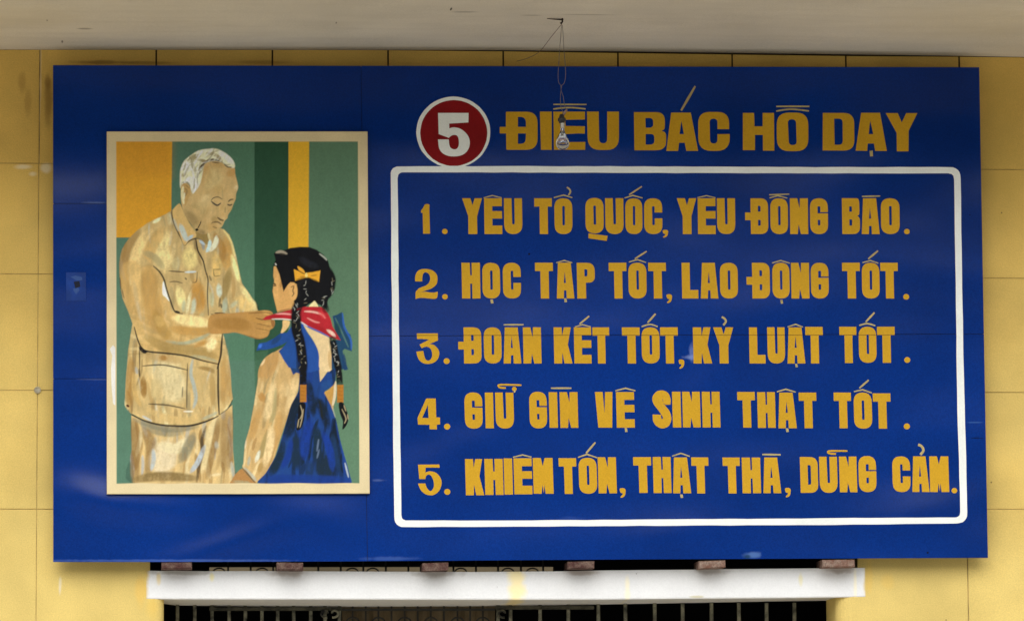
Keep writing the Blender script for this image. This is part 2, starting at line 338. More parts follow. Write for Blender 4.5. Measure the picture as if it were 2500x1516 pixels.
# backing: pieces around the openings
zt = G0+.1
bm = bmesh.new()
def addbox(bm, x0, x1, y0, y1, z0, z1):
    g = bmesh.ops.create_cube(bm, size=1)
    for v in g['verts']: v.co = Vector((x0 if v.co.x < 0 else x1, y0 if v.co.y < 0 else y1, z0 if v.co.z < 0 else z1))
YB = .0032
addbox(bm, -9, X_LL-.03, YB, TW, 0, Z_BB); addbox(bm, X_LR+.05, 14, YB, TW, 0, Z_BB)
addbox(bm, -9, X_BL-.001, YB, TW, Z_BB, Z_BT); addbox(bm, X_BR+.001, 14, YB, TW, Z_BB, Z_BT)
addbox(bm, -9, X_UL-.001, YB, TW, Z_BT, Z_UT); addbox(bm, X_UR+.001, 14, YB, TW, Z_BT, Z_UT)
addbox(bm, -9, 14, YB, TW, Z_UT, zt); addbox(bm, X_LL-.03, X_LR+.05, YB, TW, 0, Z_SILL)
pbox('wall_backing', bm_mesh(bm), M_joint, wall)
def ceil_z(x):
    for A, B in zip(ce, ce[1:]):
        if A.x <= x <= B.x: return A.z + (B.z-A.z)*(x-A.x)/(B.x-A.x)
    return ce[0].z
def gap_at(x):                                            # open crack between panels and ceiling, widest right of the bulb
    px = (x/4.65)*2245+97
    return .001 if px < 900 else .001+.008*min(1, (px-900)/500)*(1 if px < 2250 else max(0, (2400-px)/150))
def clip_out(rects, hole):
    out = []
    for (a, b, c, d) in rects:
        hx0, hx1, hz0, hz1 = hole
        if hx0 >= b or hx1 <= a or hz0 >= d or hz1 <= c: out.append((a, b, c, d)); continue
        if a < hx0: out.append((a, hx0, c, d))
        if b > hx1: out.append((hx1, b, c, d))
        m0, m1 = max(a, hx0), min(b, hx1)
        if c < hz0: out.append((m0, m1, c, hz0))
        if d > hz1: out.append((m0, m1, hz1, d))
    return out
holes = [(X_LL-.023, 7*S+.0035, Z_SILL, Z_BB+.05), (X_BL+.05, X_BR-.05, Z_BB+.04, Z_BT-.04), (X_UL, X_UR, Z_BT-.04, Z_UT)]
for ci in range(-5, 15):
    for ri in range(len(ROWS)-1):
        jl, jr = .0026, .0026
        if ri == 0: jl = jr = .0042
        if ci <= 0 and ri > 0: jl = .0014
        if ci == -1: jr = .0016
        x0, x1 = ci*S+jl, (ci+1)*S-jr
        ztop = 99 if ri == 0 else ROWS[ri]-.0016
        zbot = ROWS[ri+1]+.0016 if ri < len(ROWS)-2 else .0
        if ci < 0 or ci >= 8: zbot -= 0
        rects0 = (x0, x1, zbot, min(ztop, G0)); rects = [rects0]
        for h in holes: rects = clip_out(rects, h)
        for (a_, b_, c_, d_) in rects:
            if b_-a_ < .006 or d_-c_ < .006: continue
            yj = random.uniform(-.0012, .0012)
            if ri == 0 and d_ > G0-.1:
                d0, d1 = ceil_z(a_)-gap_at(a_), ceil_z(b_)-gap_at(b_)
            else: d0 = d1 = d_
            cut = (abs(c_-rects0[2]) > 1e-6, abs(b_-rects0[1]) > 1e-6, abs(d_-rects0[3]) > 1e-6, abs(a_-rects0[0]) > 1e-6)
            if any(cut): yj = 0
            fr = [Vector((a_, yj, c_)), Vector((b_, yj, c_)), Vector((b_, yj, d1)), Vector((a_, yj, d0))]
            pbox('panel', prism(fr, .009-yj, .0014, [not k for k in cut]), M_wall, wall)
# rounded reveals and jambs of the window below the lintel
def jamb(x, s, z0, z1, rad=.03, ext=.004):
    pts = [(x, TW)] + [(x - s*(rad-rad*math.cos(q)) if False else x + s*(rad-rad*math.cos(q)), rad-rad*math.sin(q)) for q in [math.pi/2*k/6 for k in range(6)]] + [(x+s*rad, -.0006), (x+s*(rad+ext), -.0006), (x+s*(rad+ext), TW)]
    bm = bmesh.new(); A = [bm.verts.new((px, py, z0)) for px, py in pts]; B = [bm.verts.new((px, py, z1)) for px, py in pts]
    n = len(pts)
    for i in range(n): bm.faces.new((A[i], A[(i+1) % n], B[(i+1) % n], B[i]))
    bm.faces.new(A); bm.faces.new(B[::-1])
    return bm_mesh(bm)
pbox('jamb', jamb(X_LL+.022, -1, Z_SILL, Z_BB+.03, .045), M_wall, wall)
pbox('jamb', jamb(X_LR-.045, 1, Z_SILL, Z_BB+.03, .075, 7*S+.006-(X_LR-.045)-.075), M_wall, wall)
# lintel flush with the wall; its soffit dips towards the back and tapers away at both ends
YF = -.003
xs_ = [357, 390, 430, 500, 640, 900, 1150, 1350, 1480, 1700, 1760, 1900, 2000, 2060, 2112]
top = [(357, 1392.5), (480, 1393), (640, 1393.2), (900, 1394.8), (1150, 1395), (1350, 1394), (1480, 1391.5), (1700, 1389.3), (1900, 1387.5), (2112, 1385.5)]
bot = [(357, 1461), (500, 1462), (1000, 1463), (1250, 1463), (1480, 1462.3), (1700, 1460.5), (1900, 1459), (2112, 1456)]
bck = [(357, 1461.6), (390, 1472), (430, 1477), (640, 1480), (1000, 1481), (1300, 1478), (1480, 1475), (1760, 1470), (1900, 1467), (2000, 1463.5), (2112, 1456.6)]
ip = lambda T_, x: float(np.interp(x, [q[0] for q in T_], [q[1] for q in T_]))
bm = bmesh.new(); cols_ = []
for x in xs_:
    ft = at(x, ip(top, x)+random.uniform(-.5, .5), YF); fb = at(x, ip(bot, x)+random.uniform(-.3, .3), YF); kb = at(x, ip(bck, x), .34); X_ = ft.x
    cols_.append([bm.verts.new(v) for v in ((X_, YF, ft.z), (X_, YF, fb.z+.006), (X_, YF+.003, fb.z), (X_, .34, min(kb.z, fb.z+.002)), (X_, TW, fb.z), (X_, TW, ft.z))])
for A, B in zip(cols_, cols_[1:]):
    for k in range(6): bm.faces.new((A[k], A[(k+1) % 6], B[(k+1) % 6], B[k]))
bm.faces.new(cols_[0]); bm.faces.new(cols_[-1][::-1])
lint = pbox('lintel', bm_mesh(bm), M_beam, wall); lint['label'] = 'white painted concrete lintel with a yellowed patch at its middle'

# dark room behind the openings: side walls, ceiling, floor, and a back wall with a lit opening
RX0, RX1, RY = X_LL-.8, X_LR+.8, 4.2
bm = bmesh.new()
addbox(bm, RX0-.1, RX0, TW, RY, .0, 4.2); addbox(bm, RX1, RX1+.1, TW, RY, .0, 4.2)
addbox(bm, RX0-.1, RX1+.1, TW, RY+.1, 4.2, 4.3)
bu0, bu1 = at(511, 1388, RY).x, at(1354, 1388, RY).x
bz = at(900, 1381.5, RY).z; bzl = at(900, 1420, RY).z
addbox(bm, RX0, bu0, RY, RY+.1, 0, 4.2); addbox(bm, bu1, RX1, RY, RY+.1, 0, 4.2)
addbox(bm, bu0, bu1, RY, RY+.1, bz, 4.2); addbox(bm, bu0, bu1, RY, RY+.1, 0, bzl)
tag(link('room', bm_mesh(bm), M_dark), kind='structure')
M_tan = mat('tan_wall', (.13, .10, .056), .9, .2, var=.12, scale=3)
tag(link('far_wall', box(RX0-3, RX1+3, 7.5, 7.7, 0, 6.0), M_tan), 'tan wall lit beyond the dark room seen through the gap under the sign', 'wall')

# ---------------------------------------------------------------- window bars and what hangs behind them
def vbar(px, y, w_, z0, z1, mat_, par, lean=0.0, name='bar'):
    p = at(px, 1495, y).x; h = w_/2
    me = prism([Vector((p-h, y, z0)), Vector((p+h, y, z0)), Vector((p+h+lean, y, z1)), Vector((p-h+lean, y, z1))], w_, .003)
    return pbox(name, me, mat_, par)
gr = empty('window_grille', (at(1250, 1500).x, .3, Z_SILL)); tag(gr, 'window grille of dirty pale and rust dark iron bars below the white lintel', 'grille')
YG = .30
zt_ = at(1250, 1470, YG).z
for px in (433, 474, 518, 558, 599, 639.5, 678, 719, 759, 795, 831, 1215, 1248, 1319, 1387, 1461, 1528, 1599, 1667, 1736.5, 1806, 1872, 1941):
    vbar(px, YG, .017, Z_SILL, Z_BB-.002, M_iron, gr, random.uniform(-.004, .004))
for px in (861, 893, 924, 956, 988, 1020, 1052, 1084, 1117, 1148, 1179):
    vbar(px, YG+.02, .009, Z_SILL, Z_BB-.002, M_iron_dark, gr, 0)
p0, p1 = at(511, 1482, YG), at(835, 1484, YG)
M_rail = mat('grille_rail', (.085, .08, .055), .8, .2, scale=18, col2=(.02, .02, .016), grain=.2)
pbox('rail', box(p0.x, p1.x, YG-.012, YG+.012, p1.z-.012, p1.z+.006, .002), M_rail, gr)
p0, p1 = at(1209, 1484, YG), at(1450, 1481, YG)
pbox('rail', box(p0.x, p1.x, YG-.012, YG+.012, p1.z-.012, p1.z+.006, .002), M_rail, gr)
p0, p1 = at(835, 1487, YG), at(1209, 1487, YG)
pbox('rail', box(p0.x, p1.x, YG-.006, YG+.006, p1.z-.006, p1.z+.006, .002), M_iron_dark, gr)
for px in (861, 924, 988, 1052, 1117, 1179):
    c = at(px, 1524, YG+.015); R_ = .036
    pbox('ring', tube([c+Vector((R_*math.cos(q), 0, R_*math.sin(q))) for q in [2*math.pi*k/24 for k in range(25)]], .0045, 6), M_iron_dark, gr)
# pale scrolls welded near the head of the grille
for cx_, s_ in ((795, 1), (815, -1), (1228, 1)):
    c = at(cx_, 1496, YG-.02)
    sp_ = [c+Vector((s_*(.008+.022*t)*math.cos(5*t), 0, (.008+.014*t)*math.sin(5*t))) for t in [k/14 for k in range(15)]]
    pbox('scroll', tube(sp_, .006, 6), M_iron, gr)
# tan cloth behind the middle of the lower window
M_cloth = mat('tan_cloth', (.20, .15, .085), .9, .1, var=.15, scale=9)
bm = bmesh.new(); Acl = []; xa, xb = at(836, 1500, .62).x, at(1209, 1500, .62).x
for i in range(41):
    x = xa+(xb-xa)*i/40; y = .62+.012*math.sin(i*1.3)+.006*math.sin(i*2.9)
    Acl.append((bm.verts.new((x, y, .9)), bm.verts.new((x, y, at(1000, 1490, .62).z+.05))))
for A, B in zip(Acl, Acl[1:]): bm.faces.new((A[0], B[0], B[1], A[1]))
cl = link('curtain', bm_mesh(bm), M_cloth); tag(cl, 'drab tan curtain hanging behind the middle of the lower window grille', 'curtain')
cl.modifiers.new('thick', 'SOLIDIFY').thickness = .003
# transom grille in the gap between sign and lintel
tg = empty('transom_grille', (at(900, 1390).x, .2, Z_BT)); tag(tg, 'dark thin transom grille showing in the narrow gap between sign and lintel', 'grille')
for px in (557, 612, 667, 722, 777, 832, 887, 942, 997, 1052, 1107, 1162, 1216, 1272, 1326):
    p = at(px, 1388, .2); pbox('bar', box(p.x-.0045, p.x+.0045, .195, .205, Z_BT-.02, Z_UT+.02), M_iron_dark, tg)
for px in (535, 640, 700, 860, 910, 1125, 1240, 1300):
    p = at(px, 1397, .2)
    pbox('arch', tube([p+Vector((.03*math.cos(q), 0, .022*math.sin(q))) for q in [math.pi*k/10 for k in range(11)]], .0035, 6), M_iron_dark, tg)

# ---------------------------------------------------------------- six bricks holding the sign off the lintel
BR = [(394, 468.5, 1371, 1388.5, 1370.5, 1388.5, 'end brick at the far left, darkest and nearly hidden in shadow'),
      (675.5, 740, 1371.5, 1390.5, 1373, 1391.5, 'brick second from the left, dark red with a clean square face'),
      (1031.5, 1094.5, 1374, 1393, 1372, 1391, 'third brick from the left, tilted down to the left with a pale chip'),
      (1386, 1451, 1370.5, 1387.5, 1369, 1387, 'brick right of the yellowed lintel patch, with a white chip at its right corner'),
      (1706, 1771, 1369, 1388, 1367, 1384, 'fifth brick from the left, tilted up to the right'),
      (2008, 2087, 1366, 1384.5, 1365, 1383.5, 'palest pinkish brick at the right end under the sign')]
YBR = -.118
for i, (xa, xb, ta, ba, tb, bb, lab) in enumerate(BR):
    fr = [at(xa, ba, YBR), at(xb, bb, YBR), at(xb, tb, YBR), at(xa, ta, YBR)]
    me = prism([p + Vector((random.uniform(-.001, .001), 0, 0)) for p in fr], .21, .004)
    o = link('brick', me, None); tag(o, lab, 'brick', 'bricks under the sign')
    me.materials.append(M_brick if i not in (4, 5) else None)
    if i in (4, 5): me.materials[0] = mat('pale_worn_brick', (.17, .085, .06), .9, .15, var=.2, scale=30, grain=.3, bump=.006, bscale=90, col2=(.26, .19, .15))

# ---------------------------------------------------------------- the sign
YS = -.12                                  # front of the sheets
sign = empty('signboard', at(1250, 1366, YS)); tag(sign, 'large blue painted metal signboard with yellow lettering and a framed painting', 'sign')
def edge(px, py): return at(px, py, YS)
TL, TR, BL, BRc = (129.4, 159.8), (2390.7, 165), (129.9, 1371.2), (2411.9, 1361)
def lerp(a, b, t): return a+(b-a)*t
def xl(y): return lerp(TL[0], BL[0], (y-159.8)/1211.4)
def xr(y): return lerp(TR[0], BRc[0], (y-165)/1196)
def yt(x): return lerp(TL[1], TR[1], (x-129.4)/2261.3) - (0 if x < 500 else 0)
def yb(x): return lerp(BL[1], BRc[1], (x-129.9)/2282) + (1.6*math.sin(math.pi*min(1, (x-129.9)/1300)) if x < 1430 else 0)
def xm(y): return lerp(881.5, 897, (y-160)/1210)
def sheet(corners, n=None):
    fr = [at(px, py, YS) for px, py in corners]
    return prism(fr, .003, .0012)
SH = []
ya, yb_ = 497.5, 924.5
J = .55
def span_bot(x0, x1, k=8): return [(x0+(x1-x0)*i/k, yb(x0+(x1-x0)*i/k)) for i in range(k+1)]
SH.append([(xl(ya), ya-J), (xm(ya)-J, ya-J), (xm(160)-J, yt(881)), TL])
SH.append([(xl(yb_), yb_-J), (xm(yb_)-J, yb_-J), (xm(ya)-J, ya+J), (xl(ya), ya+J)])
SH.append(span_bot(BL[0], xm(1370)-J)+[(xm(yb_)-J, yb_+J), (xl(yb_), yb_+J)])
SH.append([(xm(820)+J, 820.5-J), (xr(815), 815.5-J), TR, (xm(160)+J, yt(881))])
SH.append(span_bot(xm(1370)+J, BRc[0])+[(xr(815), 815.5+J), (xm(820)+J, 820.5+J)])
for k, c in enumerate(SH):
    pbox('sheet', sheet(c), M_blue, sign)
# batten frame behind the sheets gives the board its thickness
e0, e1, e2, e3 = [at(*p, YS+.0045) for p in (BL, BRc, TR, TL)]
ins = .004
fr = [e0+Vector((ins, 0, ins)), e1+Vector((-ins, 0, ins)), e2+Vector((-ins, 0, -ins)), e3+Vector((ins, 0, -ins))]
pbox('backing_board', prism(fr, .034), M_edge, sign)
# hinged-looking painted-over plate near the left edge
fr = [at(px, py, YS-.003) for px, py in ((162, 735), (209.5, 735), (209.5, 665), (161, 665))]
M_blue2 = mat('blue_enamel_thin', (.006, .042, .24), .3, .24, var=.15, scale=12, grain=.08)
cp = pbox('cover_plate', prism(fr, .0025, .001), M_blue2, sign); cp['label'] = 'small painted over cover plate with a chipped hole'
for pts in ([(172, 676), (184, 673), (200, 677), (201, 684), (188, 685)], [(178, 705), (190, 701), (194, 708), (186, 719), (181, 712)]):
    f = [at(px, py, YS-.0036) for px, py in pts]
    q = pbox('paint_chip', prism(f[::-1], .0008), mat('chipped_blue', (.045, .10, .30), .8, .2), sign)
f = [at(px, py, YS-.0042) for px, py in [(180, 688), (194, 686), (196, 700), (184, 704)]]
pbox('hole', prism(f[::-1], .001), M_edge, sign)

# ---- flat painted shapes
def flat(name, polys, m, par, y, label=None):
    """polys: list of [outer, hole, ...] in photo pixels; painted flat on the sheets"""
    vs_, fs = [], []
    for pl in polys:
        loops = [[at(px, py, y) for px, py in lp] for lp in pl]
        tri = tessellate_polygon([[Vector((p.x, p.z, 0)) for p in lp] for lp in loops])
        b0 = len(vs_); vs_ += [p for lp in loops for p in lp]
        for t in tri:
            a_, b_, c_ = [vs_[b0+k] for k in t]
            nz = (b_.x-a_.x)*(c_.z-a_.z)-(b_.z-a_.z)*(c_.x-a_.x)
            if abs(nz) < 1e-12: continue
            fs.append(tuple(b0+k for k in (t if nz > 0 else t[::-1])))
    me = bpy.data.meshes.new(name); me.from_pydata([tuple(v) for v in vs_], [], fs); me.update()
    o = pbox(name, me, m, par)
    if label: o['label'] = label
    return o
def rnd(pts):                               # (x,y) or (x,y,r): round the corners with radius r
    out = []; n = len(pts)
    for i, p in enumerate(pts):
        if len(p) == 2 or p[2] == 0: out.append(p[:2]); continue
        x, y, r = p; a_ = pts[i-1]; b_ = pts[(i+1) % n]
        da = math.hypot(a_[0]-x, a_[1]-y); db = math.hypot(b_[0]-x, b_[1]-y); ra, rb = min(r, da*.5 if len(a_) > 2 else da), min(r, db*.5 if len(b_) > 2 else db)
        A = (x+(a_[0]-x)*ra/da, y+(a_[1]-y)*ra/da); B = (x+(b_[0]-x)*rb/db, y+(b_[1]-y)*rb/db)
        for k in range(7):
            t = k/6; out.append(((1-t)**2*A[0]+2*t*(1-t)*x+t*t*B[0], (1-t)**2*A[1]+2*t*(1-t)*y+t*t*B[1]))
    return out
# heavy condensed hand-cut capitals in a 44 x 88 box, y down from the cap line
def oct_O(w_=44, h=88, c=(19.5, 25.5), ct=19, cb=66.5):
    return [rnd([(0, 0, 23), (w_, 0, 23), (w_, h, 23), (0, h, 23)]), rnd([(c[0], ct, 3), (c[0], cb, 3), (c[1], cb, 3), (c[1], ct, 3)])]
GL = {
 'E': [[(0, 0), (44, 0), (44, 19.5), (20, 19.5), (20, 31.5), (44, 31.5), (44, 50), (20, 50), (20, 67), (44, 67), (44, 88), (0, 88)]],
 'Y': [[(0, 0), (19, 0), (24, 17), (29, 0), (46, 0), (34, 44), (34, 88), (13.5, 88), (13.5, 44)]],
 'U': [rnd([(0, 0), (18.5, 0), (19.5, 64, 3), (25.5, 64, 3), (25.5, 0), (44, 0), (44, 88, 24), (0, 88, 24)])],
 'T': [[(0, 0), (44, 0), (44, 20.5), (33.5, 20.5), (33.5, 88), (13, 88), (13, 20.5), (0, 20.5)]],
 'O': [*oct_O()],
 'Q': [*oct_O()],
 'C': [rnd([(0, 0, 23), (44, 0, 23), (44, 35), (25.5, 35), (25.5, 19.5, 3), (19.5, 19.5, 3), (19.5, 66, 3), (25.5, 66, 3), (25.5, 49.5), (44, 49.5), (44, 88, 23), (0, 88, 23)])],
 'B': [rnd([(0, 0), (30, 0, 0), (43, 0, 16), (43, 41, 10), (37, 43, 2), (44, 48, 10), (44, 88, 18), (0, 88)]), rnd([(18, 20, 1), (18, 33, 1), (24.5, 33, 2), (24.5, 20, 2)]), rnd([(18, 52, 1), (18, 67, 1), (24.5, 67, 2), (24.5, 52, 2)])],
 'Đ': [rnd([(0, 0), (44, 0, 20), (44, 88, 20), (0, 88), (0, 54), (-14, 54), (-14, 35), (0, 35)]), rnd([(18.5, 18.5, 1), (18.5, 33, 1), (25, 33, 2), (25, 18.5, 3)]), rnd([(18.5, 53, 1), (18.5, 67.5, 1), (25, 67.5, 3), (25, 53, 2)])],
 'D': [rnd([(0, 0), (44, 0, 20), (44, 88, 20), (0, 88)]), rnd([(19, 20), (19, 68), (26.5, 68, 4), (26.5, 20, 4)])],
 'N': [[(0, 0), (18, 0), (23.6, 25), (24.8, 0), (44, 0), (44, 88), (26.2, 88), (20.8, 64), (18.6, 88), (0, 88)]],
 'M': [[(0, 0), (18.5, 0), (22.8, 20), (27.5, 0), (46, 0), (46, 88), (27.6, 88), (25.4, 66), (23.4, 87), (20.8, 66), (18.4, 88), (0, 88)]],
 'G': [rnd([(0, 0, 23), (44, 0, 23), (44, 34), (25.5, 34), (25.5, 20, 2), (18.5, 20, 2), (18.5, 37), (44, 37), (44, 88, 23), (0, 88, 23)]), rnd([(19, 53, 1), (19, 66.5, 2), (25, 66.5, 2), (25, 53, 1)])],
 'A': [[(4, 0), (36, 0), (44, 88), (24.6, 88), (23.8, 68), (18.2, 68), (17.2, 88), (-.5, 88)], [(20.6, 22), (18.0, 50), (23.2, 50)]],
 'H': [[(0, 0), (20, 0), (20.6, 31), (24.2, 31), (24.2, 0), (44, 0), (44, 88), (25, 88), (24.6, 51.5), (20.2, 51.5), (19.8, 88), (0, 88)]],
 'P': [rnd([(0, 0), (44, 0, 20), (44, 49, 16), (22, 49), (22, 88), (0, 88)]), rnd([(18.5, 16), (18.5, 33.5), (26, 33.5, 4), (26, 16, 4)])],
 'L': [[(0, 0), (21.5, 0), (21.5, 67), (43, 67), (43, 88), (0, 88)]],
 'K': [[(0, 0), (19.8, 0), (20.8, 21), (25.5, 0), (42.5, 0), (34.5, 42), (45, 88), (25.5, 88), (20.6, 62), (19.6, 88), (0, 88)]],
 'I': [[(0, 0), (44, 0), (44, 88), (0, 88)]],
 'V': [[(0, 0), (19.5, 0), (22.8, 52), (25.5, 0), (44, 0), (41, 88), (6, 88)]],
 'S': [[(p[0], 88-p[1]) for p in spline([(43.6, 55), (44.6, 67), (40.6, 80), (31.6, 87), (22.6, 88.6), (11.6, 86), (2.6, 77), (0, 67), (3.6, 55), (13.6, 42), (21, 31), (24.6, 24), (22.5, 20.5), (20.5, 24), (20, 31)], 5)] +
       [(p[0], 88-p[1]) for p in spline([(0, 31.5), (.4, 17), (6.6, 6), (17.6, -.4), (27.6, -.8), (38.6, 5), (44.6, 17), (44.6, 29), (40.2, 41), (31.6, 52), (25.8, 63), (24.2, 69), (26, 66), (28, 55.5)], 5)]],
 '1': [[((x-135)*44/115, (y-290)*88/366) for x, y in ((188, 300), (215, 291), (249, 298), (246, 360), (250, 655), (160, 655), (158, 400), (137, 400), (137, 372), (165, 340))]],
 '2': [[((x-65)*44/282, (y-284)*88/366) for x, y in spline([(65, 435), (68, 370), (95, 315), (145, 287), (215, 283), (285, 300), (335, 345), (348, 400), (335, 465), (280, 515), (200, 545), (122, 572)], 4)+spline([(122, 572), (190, 560), (250, 570), (310, 570), (346, 560)], 3)+spline([(346, 600), (325, 645), (250, 646), (150, 636), (100, 640), (65, 650)], 3)+spline([(65, 610), (75, 555), (120, 515), (190, 490), (240, 450), (255, 400), (245, 355), (215, 327), (185, 327), (165, 350), (155, 400), (155, 435)], 4)]],
 '3': [[((x-80)*44/288, (y-318)*88/372) for x, y in [(88, 320), (352, 318), (352, 405), (240, 450)]+spline([(240, 450), (300, 460), (350, 510), (365, 560), (350, 620), (310, 665), (250, 688), (180, 688), (120, 655), (90, 600), (78, 540)], 4)+[(165, 532)]+spline([(168, 545), (175, 590), (190, 632), (218, 650), (250, 640), (272, 600), (272, 550), (255, 505), (215, 483), (180, 486), (145, 500)], 4)+[(120, 455), (240, 395), (150, 386), (90, 388)]]],
 '4': [[((x-92)*44/280, (y-312)*88/376) for x, y in ((208, 312), (328, 312), (325, 540), (372, 545), (372, 627), (330, 632), (330, 688), (238, 688), (238, 632), (95, 630), (92, 548))], [((x-92)*44/280, (y-312)*88/376) for x, y in ((225, 392), (150, 548), (230, 550))]],
 '5': [[((x-95)*44/300, (y-366)*88/376) for x, y in [(105, 370), (372, 368), (375, 405), (200, 405), (195, 465)]+spline([(195, 465), (250, 450), (320, 465), (375, 520), (393, 590), (375, 660), (330, 715), (265, 742), (190, 730), (130, 680), (97, 600)], 4)+[(190, 598)]+spline([(190, 600), (205, 650), (240, 688), (270, 680), (295, 630), (290, 560), (265, 505), (235, 490), (205, 505), (190, 545)], 4)+[(115, 545)]]],
 ',': [[((x-835)*44/78, (y-607)*88/93) for x, y in spline([(838, 620), (850, 609), (885, 607), (910, 620), (908, 650), (890, 685), (850, 702), (838, 694), (862, 675), (872, 660), (845, 650)], 4, True)]],
}
YL = YS-.0009
def glyph(ch, x0, x1, y0, y1, lean=0.0, m=None):
    x0 += .7; x1 -= .7; w_, h = (x1-x0)/44, (y1-y0)/88
    jit = random.uniform
    polys = []
    for lp in GL[ch]:
        polys.append([(x0+px*w_ + lean*(py/88-.5) + jit(-.12, .12), y0+py*h + jit(-.15, .15)) for px, py in lp])
    if ch == 'Q':
        tail = [(x0+(2180-2143)/5, y0+(650-218)/5), (x0+(2415-2143)/5, y0+(680-218)/5), (x0+(2402-2143)/5, y0+(742-218)/5), (x0+(2180-2143)/5, y0+(710-218)/5)]
        flat('letter_tail', [[tail]], m or M_gold, sign, YL-.0004)
    return flat('digit' if ch.isdigit() else 'comma' if ch == ',' else 'letter', [polys], m or M_gold, sign, YL)
def dot(x, y, r=6.6):
    return flat('full_stop', [[[(x+r*1.05*math.cos(q), y+r*math.sin(q)) for q in [2*math.pi*k/18 for k in range(18)]]]], M_gold, sign, YL)
def mark(pts, w_, m=None, name='accent', y=None):            # brushed stroke of a diacritic
    P = spline(pts, 6) if len(pts) > 2 else [tuple(pts[0]), ((pts[0][0]+pts[1][0])/2, (pts[0][1]+pts[1][1])/2), tuple(pts[1])]
    n = len(P); Lf, Rt = [], []
    for i, p in enumerate(P):
        a_, b_ = P[max(i-1, 0)], P[min(i+1, n-1)]; dx, dy = b_[0]-a_[0], b_[1]-a_[1]; l = math.hypot(dx, dy) or 1
        h = w_/2*(.75 if i in (0, n-1) else 1)*random.uniform(.92, 1.08)
        Lf.append((p[0]-dy/l*h, p[1]+dx/l*h)); Rt.append((p[0]+dy/l*h, p[1]-dx/l*h))
    return flat(name, [[Lf+Rt[::-1]]], m or M_pale, sign, y or YL-.0003)
def hat(a_, b_, c_, w_=3.2): return flat('accent', [[[(a_[0], a_[1]+w_*.5), (a_[0]-.5, a_[1]-w_*.3), (b_[0], b_[1]-w_*.5), (c_[0]+.5, c_[1]-w_*.3), (c_[0], c_[1]+w_*.5), (b_[0], b_[1]+w_*.55)]]], M_pale, sign, YL-.0003)
def below(x0, x1, y0, y1): return flat('accent', [[[(x0, y0), (x1-.5, y0+.5), (x1+1, y1-.5), (x0+1.5, y1)]]], M_pale, sign, YL-.0003)

# line 1
Y0, Y1 = 484.4, 571.8
for t in [('1', 1027, 1050, 498, 571), ('Y', 1128, 1176), ('E', 1181.6, 1226.4), ('U', 1230, 1275.6), ('T', 1304, 1348.4), ('O', 1353, 1398), ('Q', 1428.6, 1474.4, 483.6, 570),
          ('U', 1477, 1523), ('O', 1526, 1569), ('C', 1572, 1617.6), (',', 1617, 1632.6, 561.4, 580), ('Y', 1652, 1699), ('E', 1703, 1747.6), ('U', 1750, 1795.6), ('Đ', 1832, 1876),
          ('O', 1880, 1924.4), ('N', 1928, 1973.4), ('G', 1977, 2022), ('B', 2055, 2100), ('A', 2103, 2148), ('O', 2150, 2197)]:
    glyph(*t[:3], *(t[3:] or (Y0, Y1)), lean=1.2)
dot(1086, 565.4); dot(2214, 565.6)
hat((1181, 483), (1202, 477.6), (1224.4, 483), 2.6); hat((1352.4, 482.6), (1375.6, 476.6), (1397, 482.6)); mark([(1384, 457.6), (1390, 462), (1392.4, 469), (1388, 477)], 4)
hat((1525, 483.6), (1545, 477.4), (1568.4, 483.4)); mark([(1536, 476), (1567, 455.6)], 4); hat((1703, 482.6), (1725, 478), (1746.4, 483), 2.6)
mark([(1878, 476), (1927, 474.4)], 3.6); hat((1879, 483.4), (1899, 478), (1922, 483.8)); mark([(2104.4, 480), (2149, 479)], 3.8)
# line 2
Y0, Y1 = 641.6, 728.8
for t in [('2', 1013, 1069, 657, 730), ('H', 1126.6, 1173), ('O', 1177, 1221.6), ('C', 1227, 1272.4), ('T', 1306, 1351), ('A', 1358.4, 1402.4), ('P', 1408, 1453), ('T', 1486, 1530.4), ('O', 1533.6, 1579),
          ('T', 1582.4, 1627), (',', 1626.4, 1642, 718.4, 739.6), ('L', 1664, 1706), ('A', 1710, 1754), ('O', 1757, 1802), ('Đ', 1835.6, 1880), ('O', 1885, 1928.4), ('N', 1931, 1976.4), ('G', 1979, 2023.6),
          ('T', 2055.6, 2100.4), ('O', 2103.6, 2148), ('T', 2149, 2193)]:
    glyph(*t[:3], *(t[3:] or (Y0, Y1)), lean=1.6)
dot(1086.4, 724.4); dot(2212.4, 724.6, 7)
below(1197, 1204, 731, 741); hat((1358, 641.4), (1377.6, 636), (1397, 641.4), 2.8); below(1377, 1383.4, 728, 738); hat((1535.6, 639.6), (1556, 634), (1577, 640.6)); mark([(1550, 632), (1579, 613.6)], 4.2)
hat((1885, 642), (1906, 636.2), (1928, 642.4)); below(1905, 1911, 732, 741.6); hat((2106, 641), (2125, 636.2), (2144, 642.4)); mark([(2119.6, 632.4), (2143.6, 612.4)], 4.6)
# line 3
Y0, Y1 = 799, 887.2
for t in [('3', 1016, 1073.6, 813.6, 888), ('Đ', 1131.6, 1176), ('O', 1180.6, 1225), ('A', 1228.6, 1273), ('N', 1276.6, 1322), ('K', 1351.6, 1396.4), ('E', 1401, 1444.4), ('T', 1446.4, 1488.4), ('T', 1518.4, 1563),
          ('O', 1566, 1611), ('T', 1611.6, 1656), (',', 1656.4, 1672, 877.6, 899.4), ('K', 1691.6, 1737.6), ('Y', 1741, 1789.4), ('L', 1828.6, 1870), ('U', 1873, 1917), ('A', 1921.6, 1966), ('T', 1966, 2010, 797.8, 887),
          ('T', 2049, 2092, 797.6, 886), ('O', 2096, 2140.4, 797.6, 885.6), ('T', 2141, 2185.6, 797.6, 885.6)]:
    glyph(*t[:3], *(t[3:] or (Y0, Y1)), lean=1.8)
dot(1090.4, 881.4, 7.2); dot(2215, 878.6, 7)
